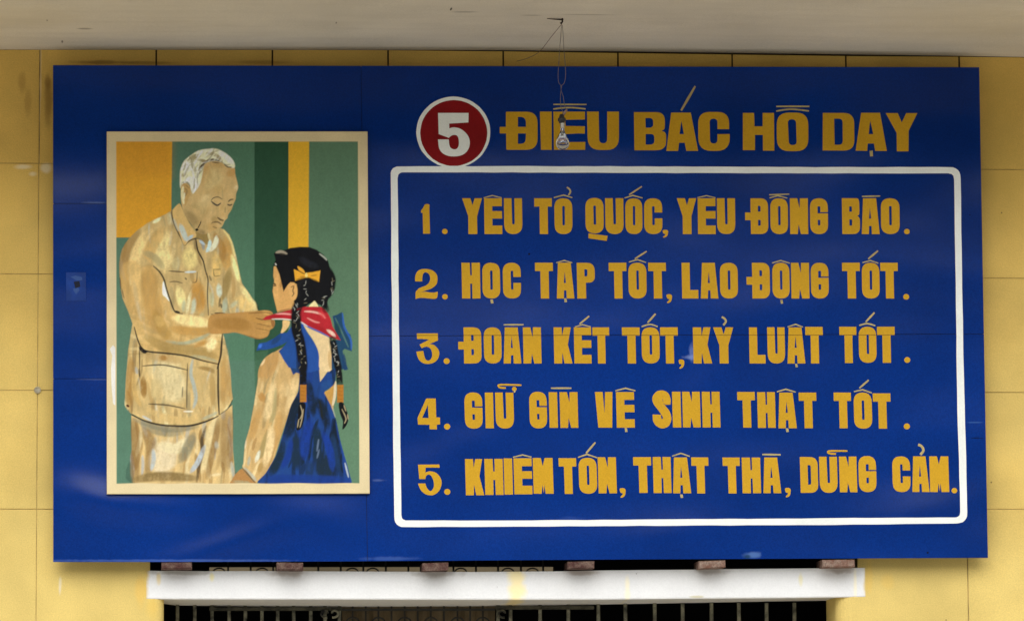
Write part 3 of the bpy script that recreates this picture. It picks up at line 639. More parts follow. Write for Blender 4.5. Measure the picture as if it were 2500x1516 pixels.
mark([(1229.6, 792.8), (1278.4, 792.6)], 4.2); hat((1404, 797.6), (1422, 792.4), (1442, 797.6), 2.8); mark([(1415, 791), (1438.4, 771.6)], 4.6); mark([(1566.4, 797.4), (1587, 792), (1605.6, 797.4)], 3.6); mark([(1581, 788), (1600.4, 766)], 5)
mark([(1762, 773.6), (1769, 778), (1772, 785), (1766, 794)], 5); hat((1923, 797.6), (1942.4, 791.6), (1960, 798)); below(1941, 1947, 887.6, 896.4); mark([(2097.4, 794.4), (2117, 790), (2137, 795.2)], 3.6); mark([(2113.6, 786), (2135, 763)], 5)
# line 4
Y0, Y1 = 957.5, 1044.6
for t in [('4', 1018.4, 1074.4, 972.4, 1047.6), ('G', 1133.6, 1178.6, 957.6, 1046), ('I', 1184, 1205.4, 958, 1045.2), ('U', 1209, 1255, 958, 1045.6), ('G', 1291.6, 1336, 956, 1045.4), ('I', 1340, 1362, 957, 1044), ('N', 1366.4, 1411.6, 957, 1044),
          ('V', 1453, 1497, 956.6, 1043.6), ('E', 1504, 1549.6, 956.6, 1043.6), ('S', 1592.4, 1638, 953.4, 1044), ('I', 1641, 1663, 956, 1043), ('N', 1665.6, 1710.4, 956, 1043), ('H', 1713.6, 1758.6, 956, 1043),
          ('T', 1800, 1844.4, 956.6, 1043.4), ('H', 1848.6, 1893.6, 957, 1044), ('A', 1899, 1945, 958, 1045), ('T', 1950, 1994.4, 958, 1045), ('T', 2035.6, 2079, 958, 1045), ('O', 2084, 2129.6, 958, 1046), ('T', 2131, 2175.6, 960, 1046)]:
    glyph(*t[:3], *(t[3:] or (Y0, Y1)), lean=2.4)
dot(1091.6, 1041, 7.2); dot(2214, 1040.4, 7.2)
mark([(1235, 947), (1222, 946), (1217.6, 943), (1222, 939), (1273, 940)], 4.4, M_gold); dot(1255.6, 949.4, 5.4)['label'] = 'small hook dot above the letter'; mark([(1258, 952), (1255, 958)], 4)
mark([(1345, 947.4), (1395, 947.4)], 4.4); hat((1502.4, 953.4), (1527, 947.4), (1551, 953.4), 3.6); below(1525, 1531, 1044, 1054.4); hat((1897, 955.8), (1918.4, 949.8), (1942.4, 956.6), 3.6); below(1918.4, 1925, 1045, 1054.4)
hat((2085, 955.4), (2106, 951), (2128, 958.4), 3.6); mark([(2098, 947.4), (2121, 927.4)], 4.8)
# line 5
for t in [('5', 1019, 1079, 1133, 1208.4), ('K', 1135.6, 1180.6, 1120, 1208.4), ('H', 1183, 1229, 1119.6, 1207.6), ('I', 1230, 1252, 1118.4, 1206.6), ('E', 1254, 1299.6, 1118, 1206), ('M', 1301, 1349, 1117.4, 1204.6), ('T', 1364, 1408.4, 1118, 1205),
          ('O', 1412.4, 1458, 1117, 1204.6), ('N', 1459.6, 1505.6, 1115.6, 1203.6), (',', 1512.4, 1529, 1191, 1214), ('T', 1546, 1591, 1115.4, 1202.6), ('H', 1594, 1639, 1115, 1203), ('A', 1642, 1687, 1116, 1203.6), ('T', 1688, 1731, 1116, 1204),
          ('T', 1764.4, 1807.6, 1116.4, 1204), ('H', 1811, 1857.6, 1116.4, 1203.4), ('A', 1862.4, 1907, 1116.4, 1203.4), (',', 1916, 1932, 1190.4, 1213), ('D', 1953, 1997.6, 1115, 1202.4), ('U', 2000, 2045, 1114.4, 1202.4), ('N', 2048.6, 2092.6, 1114, 1201),
          ('G', 2095.6, 2140, 1112.6, 1200.6), ('C', 2178, 2223, 1113.4, 1200.6), ('A', 2226, 2269, 1113.4, 1200.4), ('M', 2269, 2315, 1113.4, 1200.4)]:
    glyph(*t[:3], *t[3:], lean=2.6)
dot(1092, 1200, 7.2); dot(2330, 1197, 6.6)
hat((1252.4, 1115.4), (1275.6, 1110), (1297.6, 1115)); hat((1411.4, 1115.6), (1433, 1108.6), (1458, 1116.6), 3.6); mark([(1431, 1106), (1453.6, 1079.4)], 5); hat((1641, 1112.8), (1662, 1106), (1684, 1113.4), 3.4); below(1660.4, 1667, 1206, 1215)
mark([(1861, 1109), (1906, 1109.6)], 4.4); mark([(2041, 1107.6), (2028, 1107), (2021.6, 1104), (2027, 1100.6), (2069, 1100.4)], 4.4, M_gold); mark([(2241.6, 1085), (2250, 1089), (2254.4, 1099), (2247, 1109.6)], 6)

# title
def T1(*loops): return flat('title_letter', [list(loops)], M_gold, sign, YL)
def c4(X, k=5.0, x0=1000, y0=200): return [((x0+p[0]/k, y0+p[1]/k) + tuple(v/k for v in p[2:])) for p in X]
T1(rnd(c4([(1175, 367, 12), (1562, 367, 140), (1562, 832, 140), (1180, 832, 12), (1178, 632), (1100, 632, 8), (1100, 552, 8), (1175, 552)])), rnd(c4([(1322, 430), (1322, 552), (1420, 552), (1420, 430, 70)])), rnd(c4([(1322, 632), (1322, 758), (1415, 758, 60), (1420, 632)])))
T1(c4([(1590, 366), (1735, 366), (1735, 832), (1604, 832)]))
T1(c4([(1755, 366), (2140, 366), (2140, 462), (1900, 466), (1905, 540), (2140, 545), (2138, 636), (2060, 632), (1905, 640), (1905, 738), (2145, 736), (2143, 832), (1762, 832)]))
T1(rnd(c4([(2165, 366), (2308, 366), (2314, 752, 60), (2412, 752, 60), (2412, 366), (2555, 366), (2555, 834, 150), (2176, 834, 150)])))
z = dict(x0=1450)
T1(rnd(c4([(488, 372), (866, 372, 110), (866, 585, 60), (820, 600, 20), (882, 620, 60), (882, 838, 130), (494, 838)], **z)), rnd(c4([(628, 445), (632, 562), (726, 562, 50), (722, 442, 50)], **z)), rnd(c4([(632, 640), (632, 768), (738, 768, 50), (738, 638, 50)], **z)))
T1(c4([(943, 378), (1182, 378), (1272, 845), (1128, 845), (1108, 746), (1040, 746), (1028, 845), (884, 845)], **z), c4([(1068, 478), (1045, 640), (1098, 640)], **z))
T1(rnd(c4([(1272, 370, 140), (1650, 370, 140), (1650, 580), (1508, 580), (1508, 452, 50), (1412, 452, 50), (1418, 755, 50), (1508, 755, 50), (1508, 640), (1658, 640), (1660, 845, 160), (1275, 845, 160)], **z)))
T1(c4([(1818, 382), (1955, 382), (1960, 545), (2060, 545), (2060, 382), (2198, 382), (2202, 842), (2064, 842), (2062, 650), (1966, 650), (1966, 836), (1818, 836)], **z))
z = dict(x0=1880)
T1(rnd(c4([(80, 378, 150), (466, 378, 150), (468, 848, 150), (84, 848, 150)], **z)), rnd(c4([(216, 460, 48), (230, 774, 48), (326, 774, 48), (316, 460, 48)], **z)))
T1(rnd(c4([(644, 382), (1026, 382, 130), (1030, 842, 130), (642, 840)], **z)), rnd(c4([(782, 452), (788, 770), (888, 770, 50), (886, 452, 50)], **z)))
T1(c4([(1112, 380), (1342, 380), (1426, 845), (1284, 845), (1268, 755), (1192, 755), (1186, 845), (1044, 842)], **z), c4([(1222, 472), (1204, 640), (1260, 640)], **z))
T1(c4([(1412, 384), (1558, 384), (1608, 498), (1662, 384), (1798, 384), (1692, 600), (1690, 850), (1548, 850), (1545, 625)], **z))
mark([(1351, 255.6), (1432, 255.8)], 4.2); mark([(1350.5, 267), (1370, 264.4), (1390, 263.4), (1410, 264.4), (1430, 266.8)], 3.8)
mark([(1663, 270.5), (1697.5, 211)], 6); mark([(1895, 260.5), (1976, 260.5)], 4.4); mark([(1895, 272), (1914, 268.8), (1933, 267.4), (1954, 269), (1975, 271.8)], 3.8)
flat('accent', [[[(2123, 369), (2130.5, 368), (2131.5, 382), (2124, 382.5)]]], M_pale, sign, YL-.0003)

# white line border with round corners, hand painted so slightly wavy
def wob(pts, amp=.5):
    out = []
    for (a_, b_) in zip(pts, pts[1:]+pts[:1]):
        n = max(1, int(math.hypot(a_[0]-b_[0], a_[1]-b_[1])/40))
        for k in range(n):
            t = k/n; out.append((a_[0]+(b_[0]-a_[0])*t+random.uniform(-amp, amp), a_[1]+(b_[1]-a_[1])*t+random.uniform(-amp, amp)))
    return out
outer = wob(rnd([(953.5, 406.5, 22), (1250, 406), (1650, 407), (1990, 408.3), (2345, 408.5, 27), (2349, 700), (2354, 950), (2359, 1120), (2362, 1276.5, 26), (2000, 1281), (1650, 1282.5), (1300, 1284.5), (962.5, 1286, 26), (957, 800)]))
inner = wob(rnd([(971, 421.5, 14), (1250, 421.6), (1650, 423), (1990, 423.6), (2329, 424, 14), (2333, 690), (2337, 1000), (2343.5, 1200), (2344.5, 1262.5, 13), (2000, 1264.5), (1650, 1267), (1300, 1269.5), (980, 1270, 14), (974, 800)]))
flat('border_line', [[outer, inner]], M_white, sign, YL+.0002)
# numbered roundel
def ell(cx_, cy_, rx, ry, n=56): return [(cx_+rx*math.cos(2*math.pi*k/n)+random.uniform(-.3, .3), cy_+ry*math.sin(2*math.pi*k/n)+random.uniform(-.3, .3)) for k in range(n)]
flat('roundel_ring', [[ell(1106.8, 323.5, 90.4, 87), ell(1107.8, 325.4, 81.8, 80.4)]], M_white, sign, YL-.0001)
flat('roundel', [[ell(1107.8, 325.4, 82, 80.6)]], M_red, sign, YL)
five = c4([(347, 382), (720, 382), (718, 498), (483, 512), (485, 570)])+c4(spline([(485, 570), (540, 558), (620, 575), (690, 630), (730, 700), (732, 780), (700, 850), (640, 895), (560, 912), (470, 905), (400, 870), (360, 810), (347, 705)], 4))+c4([(478, 705)])+c4(spline([(480, 720), (484, 765), (500, 805), (540, 826), (580, 815), (600, 770), (598, 700), (580, 660), (545, 650), (510, 660), (478, 686)], 4))+c4([(355, 640)])
flat('roundel_digit', [[five]], M_white, sign, YL-.0004)

# ---------------------------------------------------------------- the framed painting on the sign
YP = YS-.022                               # front of the picture board
fr = [at(px, py, YP) for px, py in ((260.8, 1205.6), (580, 1205.2), (902.5, 1204.2), (897.4, 321.4), (260.6, 321.6))]
pic = pbox('picture_board', prism(fr, .0195, .002), M_cream, sign); pic['label'] = 'framed painted panel with a cream border on the left of the sign'
flat('paint_chip', [[[(268, 852), (274, 868), (271, 900), (272, 940), (276, 985), (282, 990), (283, 930), (282, 850), (276, 842)]]], mat('bare_primer', (.78, .76, .70), .7, .2), pic, YP-.0003)
PX0, PY0, PX1, PY1 = 281.5, 343.0, 880.0, 1183.0
RES = 1.45
W_, H_ = int((PX1-PX0)/RES)+1, int((PY1-PY0)/RES)+1
gx = PX0+np.arange(W_)*RES; gy = PY0+np.arange(H_)*RES
GX, GY = np.meshgrid(gx, gy)
rng = np.random.RandomState(3)
def lin3(c):
    c = np.array(c, float)/255; return np.where(c <= .04045, c/12.92, ((c+.055)/1.055)**2.4)
def noise(sx, sy, seed):                    # smooth value noise, sx/sy = blob size in photo px
    r = np.random.RandomState(seed); n = r.rand(int((PY1-PY0)/sy)+3, int((PX1-PX0)/sx)+3)
    u = (GX-PX0)/sx; v = (GY-PY0)/sy; i = u.astype(int); j = v.astype(int); fu = u-i; fv = v-j
    fu = fu*fu*(3-2*fu); fv = fv*fv*(3-2*fv)
    return (n[j, i]*(1-fu)+n[j, i+1]*fu)*(1-fv)+(n[j+1, i]*(1-fu)+n[j+1, i+1]*fu)*fv
NS = [noise(11, 26, 11), noise(5, 14, 12), noise(24, 24, 13), noise(3.5, 3.5, 14)]
# paints are mixed as pigments: swatches were matched against the cream border beside them, which is the same paint all the way down
def border_ref(y): return np.array([np.interp(y, (330, 470, 650, 760, 900, 1190), [lin(v) for v in ch]) for ch in ((150, 165, 190, 203, 216, 232), (130, 145, 168, 180, 196, 218), (85, 96, 115, 126, 142, 168))])
def pig(c, y): return np.clip(lin3(c)/border_ref(y).mean()*.525, .002, .9)
IMG = np.zeros((H_, W_, 3)); 
ZM = {'2': (250, 310, 4.527), '3': (400, 340, 5.336), '4': (270, 560, 4.395), '5': (270, 850, 4.0375), '6': (550, 560, 4.394), '7': (550, 850, 4.039), '9': (240, 300, 3.247), '0': (0, 0, 1)}
def tp(z, pts): a_, b_, k = ZM[z]; return [(a_+x/k, b_+y/k) for x, y in pts]
def segd(P, closed, bb):
    j0, j1, i0, i1 = bb; X, Y = GX[j0:j1, i0:i1], GY[j0:j1, i0:i1]; D = np.full(X.shape, 1e9); T = np.zeros(X.shape); n = len(P)
    for k in range(n if closed else n-1):
        ax, ay = P[k]; bx, by = P[(k+1) % n]; dx, dy = bx-ax, by-ay; l = dx*dx+dy*dy+1e-9
        t = np.clip(((X-ax)*dx+(Y-ay)*dy)/l, 0, 1); d = (X-ax-dx*t)**2+(Y-ay-dy*t)**2
        m = d < D; D = np.where(m, d, D); T = np.where(m, (k+t)/max(1, (n if closed else n-1)), T)
    return np.sqrt(D), T
def bbox(P, m):
    xs = [p[0] for p in P]; ys = [p[1] for p in P]
    i0 = max(0, int((min(xs)-m-PX0)/RES)); i1 = min(W_, int((max(xs)+m-PX0)/RES)+2); j0 = max(0, int((min(ys)-m-PY0)/RES)); j1 = min(H_, int((max(ys)+m-PY0)/RES)+2)
    return j0, max(j0, j1), i0, max(i0, i1)
def inside(P, bb):
    j0, j1, i0, i1 = bb; X, Y = GX[j0:j1, i0:i1], GY[j0:j1, i0:i1]; ins = np.zeros(X.shape, bool); n = len(P)
    for k in range(n):
        x0, y0 = P[k]; x1, y1 = P[(k+1) % n]
        if y0 == y1: continue
        c = ((y0 > Y) != (y1 > Y)) & (X < (x1-x0)*(Y-y0)/(y1-y0)+x0); ins ^= c
    return ins
CLIP = [None]
def comp(bb, A, col, yref, brush):
    j0, j1, i0, i1 = bb
    if CLIP[0] is not None: A = A*CLIP[0][j0:j1, i0:i1]
    c = pig(col, yref)
    base = np.broadcast_to(c, A.shape+(3,)).copy()
    if brush:
        n = (NS[0][j0:j1, i0:i1]-.5)*1.0+(NS[1][j0:j1, i0:i1]-.5)*.8; base *= (1+n[..., None]*brush)
    IMG[j0:j1, i0:i1] = IMG[j0:j1, i0:i1]*(1-A[..., None])+base*A[..., None]
def fill(z, pts, col, yref=760, soft=1.6, al=1.0, brush=.08, smooth=True, raw=False):
    P = pts if raw else tp(z, pts)
    if smooth: P = spline(P, 4, True)
    bb = bbox(P, soft*2+2)
    if bb[1] <= bb[0] or bb[3] <= bb[2]: return
    D, _ = segd(P, True, bb); s = np.where(inside(P, bb), D, -D)
    A = np.clip(s/(2*soft)+.5, 0, 1); A = A*A*(3-2*A)*al
    comp(bb, A, col, yref, brush)
def st(z, pts, w_, col, yref=760, al=1.0, soft=1.2, brush=.05, taper=True):
    P = tp(z, pts); P = spline(P, 5) if len(P) > 2 else P; bb = bbox(P, w_+soft*2+1)
    if bb[1] <= bb[0] or bb[3] <= bb[2]: return
    D, T = segd(P, False, bb); ww = w_/2*(1-.55*np.abs(2*T-1)**3) if taper else w_/2
    if w_ > 7: soft = max(soft, w_*.17)
    A = np.clip((ww-D)/(2*soft)+.5, 0, 1); A = A*A*(3-2*A)*al
    if w_ > 7:                                # bristle marks and a dry end to the stroke
        j0, j1, i0, i1 = bb; n_ = NS[1][j0:j1, i0:i1]*.6+NS[3][j0:j1, i0:i1]*.4
        A = A*np.clip(.55+1.0*n_, 0, 1.15)*(1-.45*np.abs(2*T-1)**4); A = np.clip(A*1.12, 0, 1)
    comp(bb, A, col, yref, brush)
def clip_to(z, pts, raw=False, soft=1.5):
    P = spline(pts if raw else tp(z, pts), 4, True); bb = (0, H_, 0, W_); D, _ = segd(P, True, bb)
    CLIP[0] = np.clip(np.where(inside(P, bb), D, -D)/(2*soft)+.5, 0, 1)

def scatter(poly_raw, n, cols, y0_, w_=(3, 8), l_=(18, 60), ang=(80, 100), al=(.25, .55), seed=1, box_=None):
    r = np.random.RandomState(seed); clip_to('0', poly_raw, True)
    xs = [p[0] for p in poly_raw]; ys = [p[1] for p in poly_raw]; bx = box_ or (min(xs), min(ys), max(xs), max(ys))
    for k in range(n):
        x, y = r.uniform(bx[0], bx[2]), r.uniform(bx[1], bx[3]); q = math.radians(r.uniform(*ang)); l = r.uniform(*l_)/2; cv = r.uniform(-.18, .18)*l
        dx, dy = math.cos(q)*l, math.sin(q)*l
        st('0', [(x-dx, y-dy), (x-dy/l*cv, y+dx/l*cv), (x+dx, y+dy)], r.uniform(*w_), cols[r.randint(len(cols))], y0_ or y, r.uniform(*al), soft=1.5, brush=.1)
    CLIP[0] = None
def contrast(poly_raw, k, gain=(1, 1, 1)):        # push lights and darks of the paint already laid inside an outline
    clip_to('0', poly_raw, True); m = CLIP[0]; CLIP[0] = None
    lum = IMG.mean(-1); mu = (lum*m).sum()/m.sum(); f = np.clip((np.maximum(lum, .02)/mu)**(k-1), .45, 1.6)
    out = IMG*f[..., None]*np.array(gain); IMG[:] = IMG*(1-m[..., None])+np.clip(out, .002, .9)*m[..., None]
# flat background bands
R4 = lambda x0, y0, x1, y1: [(x0, y0), (x1, y0), (x1, y1), (x0, y1)]
fill('0', R4(270, 330, 900, 1200), (84, 120, 99), 880, smooth=False, brush=.06)
fill('0', R4(753, 330, 900, 1200), (91, 124, 97), 880, smooth=False, brush=.06)
fill('0', [(621, 330), (705, 330), (704, 700), (704, 870), (621, 880)], (42, 78, 56), 830, smooth=False, brush=.10, soft=1.0)
fill('0', [(560, 330), (621, 330), (621, 880), (560, 880)], (78, 122, 92), 880, smooth=False, brush=.06, soft=3, al=.5)
fill('0', [(621, 860), (655, 855), (632, 950), (624, 1000)], (58, 92, 66), smooth=False, al=.8, soft=3)
fill('0', [(704.5, 330), (755, 330), (753, 615), (704, 615)], (212, 165, 45), smooth=False, brush=.04, soft=1.0)
fill('0', [(270, 330), (420.5, 330), (417.5, 580), (270, 580)], (206, 150, 44), smooth=False, brush=.05, soft=1.0)
fill('0', [(270, 330), (420.5, 330), (417.5, 430), (270, 430)], (190, 132, 44), smooth=False, brush=.05, soft=20, al=.35)

# ----- standing figure in a tan suit
coat = tp('2', [(780, 915), (700, 965), (620, 1003), (500, 1062), (380, 1150), (290, 1240), (220, 1350), (190, 1494)]) + \
       tp('4', [(97, 450), (105, 600), (130, 740), (190, 880), (235, 1010), (215, 1130), (190, 1300), (175, 1494)]) + \
       tp('5', [(155, 250), (145, 450), (140, 560), (200, 640), (330, 710), (480, 752), (650, 765), (800, 760), (950, 718), (1060, 665), (1150, 600), (1205, 500), (1190, 400), (1180, 230), (1150, 0)]) + \
       tp('4', [(1262, 1400), (1250, 1300), (1225, 1180), (1200, 1110), (1300, 950), (1585, 875), (1500, 710), (1410, 580), (1390, 500), (1350, 300), (1310, 150), (1270, 50)]) + \
       tp('2', [(1410, 1200), (1345, 1135), (1290, 1112), (1180, 1160), (1050, 1170), (960, 1060), (880, 880), (850, 845)])
pants = tp('5', [(205, 660), (210, 1000), (222, 1345), (1232, 1345), (1222, 1200), (1205, 1000), (1200, 560), (1060, 665), (650, 768), (330, 710)])
TAN, LT, DK, GR = (194, 166, 110), (232, 216, 168), (160, 122, 66), (152, 146, 116)
fill('0', pants, TAN, raw=True, smooth=False, brush=.2)
scatter(pants, 90, [(226, 208, 158), (206, 172, 112), (168, 126, 66), (150, 132, 88), (176, 184, 180), (190, 146, 82)], 1080, (4, 11), (24, 80), (76, 104), (.25, .6), 8)
clip_to('0', pants, True)
for z, p, w_, c, a_ in [('5', [(300, 740), (420, 800), (560, 830), (700, 830)], 20, GR, .55), ('5', [(230, 700), (240, 950), (245, 1320)], 22, DK, .55), ('5', [(330, 800), (400, 960), (370, 1240)], 26, DK, .6),
                     ('5', [(560, 960), (520, 1100), (540, 1210)], 60, (232, 212, 168), .95), ('5', [(470, 950), (650, 990), (740, 900)], 26, LT, .8), ('5', [(420, 1000), (425, 1100), (400, 1200)], 10, (190, 196, 190), .8),
                     ('5', [(315, 1060), (318, 1150), (310, 1240)], 7, (190, 192, 184), .8), ('5', [(820, 850), (760, 980), (690, 1110)], 24, GR, .7), ('5', [(1060, 690), (1000, 780), (950, 1000), (900, 1220)], 17, (228, 206, 150), .9),
                     ('5', [(940, 770), (900, 900), (905, 1010), (870, 1170), (850, 1310)], 9, (110, 90, 60), .75), ('5', [(930, 960), (860, 1120), (790, 1220)], 12, (188, 196, 196), .8),
                     ('5', [(1060, 700), (1040, 860), (1000, 1050), (950, 1280)], 16, DK, .6), ('5', [(1150, 620), (1150, 900), (1140, 1200)], 34, DK, .5), ('5', [(1040, 920), (1050, 990)], 10, (186, 182, 160), .6),
                     ('5', [(250, 1290), (500, 1260), (840, 1280)], 22, (150, 124, 72), .7), ('5', [(1000, 1250), (1080, 1240)], 7, (235, 215, 165), .7), ('5', [(1190, 1120), (1215, 1270)], 8, (190, 196, 180), .7), ('5', [(230, 700), (560, 800), (860, 770)], 14, GR, .6)]:
    st(z, p, w_, c, 1080, a_, soft=2.5, brush=.12)
CLIP[0] = None
fill('0', coat, TAN, raw=True, smooth=False, brush=.2)
PAL = [(232, 216, 168), (218, 196, 140), (160, 122, 64), (178, 138, 78), (148, 138, 104), (176, 186, 178), (196, 160, 100), (136, 106, 60)]
scatter(coat, 170, PAL, 760, (4, 10), (24, 80), (72, 104), (.2, .5), 5)
scatter(coat, 50, PAL[:5], 820, (4, 9), (30, 80), (-4, 22), (.2, .45), 6, (330, 770, 545, 870))
clip_to('0', coat, True)
# broad modelling of the coat
for z, p, w_, c, y, a_ in [
    ('4', [(300, 20), (180, 200), (130, 400), (160, 640), (220, 880)], 26, DK, 700, .55), ('4', [(600, 60), (530, 180), (560, 330), (600, 420)], 44, (214, 190, 130), 680, .75),
    ('4', [(560, 0), (430, 200), (420, 330)], 30, (190, 152, 88), 660, .6), ('4', [(430, 20), (330, 140), (260, 330), (290, 600), (330, 760)], 26, (216, 186, 124), 720, .75),
    ('4', [(410, 420), (420, 640), (470, 900), (520, 1080)], 44, (172, 126, 58), 780, .7), ('4', [(360, 250), (470, 300), (570, 420)], 16, (160, 146, 104), 690, .6),
    ('4', [(250, 560), (280, 760), (320, 960)], 10, (178, 168, 134), 740, .7), ('4', [(285, 780), (330, 985)], 5, (176, 178, 165), 770, .7), ('4', [(850, 200), (850, 420)], 36, (222, 192, 124), 680, .6),
    ('4', [(720, 300), (690, 430)], 20, (188, 174, 124), 690, .55), ('4', [(920, 560), (960, 880)], 34, (190, 140, 66), 720, .75), ('4', [(730, 620), (780, 860)], 22, (222, 196, 132), 720, .8),
    ('4', [(900, 740), (880, 900)], 12, (176, 178, 150), 740, .8), ('4', [(790, 760), (780, 880)], 9, (170, 172, 140), 740, .7), ('4', [(1230, 100), (1250, 260), (1240, 420)], 26, (192, 145, 72), 680, .6),
    ('4', [(1130, 260), (1140, 420), (1120, 520)], 24, (206, 172, 100), 690, .6), ('4', [(1300, 280), (1350, 450), (1380, 560)], 12, (230, 200, 134), 690, .8), ('4', [(1280, 430), (1240, 600), (1190, 760)], 18, (150, 126, 70), 710, .6),
    ('4', [(1160, 590), (1170, 720)], 13, (184, 190, 168), 720, .85), ('4', [(1080, 680), (1090, 830)], 10, (176, 178, 140), 730, .7), ('4', [(1230, 740), (1220, 900)], 12, (166, 170, 142), 735, .85),
    ('4', [(1400, 620), (1480, 720), (1560, 860)], 16, (226, 196, 134), 730, .8), ('4', [(1340, 760), (1440, 800), (1500, 880)], 30, (212, 180, 112), 740, .6), ('4', [(1360, 770), (1280, 840)], 10, (180, 176, 140), 740, .7),
    ('4', [(980, 900), (980, 960)], 12, (176, 172, 130), 760, .6),
    ('2', [(640, 1010), (560, 1060)], 8, (200, 185, 140), 540, .9), ('2', [(1340, 1140), (1420, 1260), (1460, 1420)], 5, (212, 184, 120), 600, .9), ('2', [(1240, 1200), (1320, 1330), (1330, 1480)], 18, (160, 116, 54), 600, .6)]:
    st(z, p, w_, c, y, a_, soft=3.2, brush=.14)
# front sleeve
slv = [(250, 330), (330, 395), (440, 400), (540, 480), (575, 600), (600, 700), (640, 800), (680, 895), (900, 925), (1185, 945), (1188, 1150), (1165, 1440), (1000, 1405), (800, 1345), (550, 1318), (400, 1310), (330, 1280), (275, 1130), (235, 1010), (150, 780), (110, 560), (130, 380)]
fill('4', slv, (206, 166, 98), 760, soft=5, brush=.15, al=.55)
for p, w_, c, a_ in [([(680, 950), (860, 980), (1060, 1010)], 26, (232, 204, 140), .85), ([(640, 1060), (900, 1100), (1120, 1080)], 20, (196, 150, 78), .7), ([(600, 1200), (780, 1225), (960, 1170), (1060, 1120)], 9, (172, 172, 138), .8),
                 ([(380, 1150), (600, 1270), (900, 1300), (1140, 1370)], 26, (168, 138, 76), .6), ([(1100, 1160), (1060, 1290)], 26, (232, 206, 148), .8), ([(470, 880), (560, 1080), (640, 1160)], 26, (186, 146, 74), .6),
                 ([(560, 960), (480, 1010)], 30, (206, 170, 102), .5), ([(860, 1360), (1000, 1375), (1150, 1420)], 8, (176, 168, 128), .7), ([(900, 1260), (1040, 1200)], 10, (200, 148, 72), .7)]:
    st('4', p, w_, c, 820, a_, soft=3, brush=.12)
# lower coat and pocket
for p, w_, c, a_ in [([(200, 100), (190, 400), (190, 560)], 20, (190, 142, 70), .6), ([(225, 250), (240, 450), (300, 570)], 12, (216, 178, 108), .8), ([(320, 290), (330, 480)], 16, (170, 124, 56), .7),
                 ([(430, 220), (560, 260), (620, 400), (560, 500)], 64, (222, 202, 150), .9), ([(450, 300), (450, 500)], 26, (214, 190, 132), .6), ([(360, 80), (560, 100), (700, 130)], 17, (206, 172, 112), .7), ([(490, 90), (550, 100)], 12, (192, 138, 66), .7),
                 ([(880, 230), (900, 400), (880, 540)], 30, (210, 178, 116), .7), ([(1000, 260), (1010, 560)], 14, (196, 158, 90), .6), ([(810, 110), (790, 250), (825, 380), (840, 500), (815, 590)], 9, (178, 184, 170), .9),
                 ([(360, 600), (560, 690), (760, 710), (900, 660)], 18, (218, 184, 118), .7), ([(1130, 100), (1140, 300), (1130, 560)], 30, (198, 152, 82), .6), ([(250, 190), (262, 250)], 7, (184, 182, 170), .8), ([(320, 670), (400, 715)], 5, (196, 202, 200), .9),
                 ([(900, 700), (1000, 660), (1050, 630)], 8, (188, 184, 150), .7), ([(870, 190), (980, 210), (1020, 240)], 10, (170, 132, 66), .6)]:
    st('5', p, w_, c, 950, a_, soft=2.6, brush=.12)
CLIP[0] = None
fill('4', [(560, 570), (580, 575), (605, 680), (632, 770), (590, 730), (556, 690)], (232, 222, 190), 720, soft=1.5)
LN = (50, 44, 40)
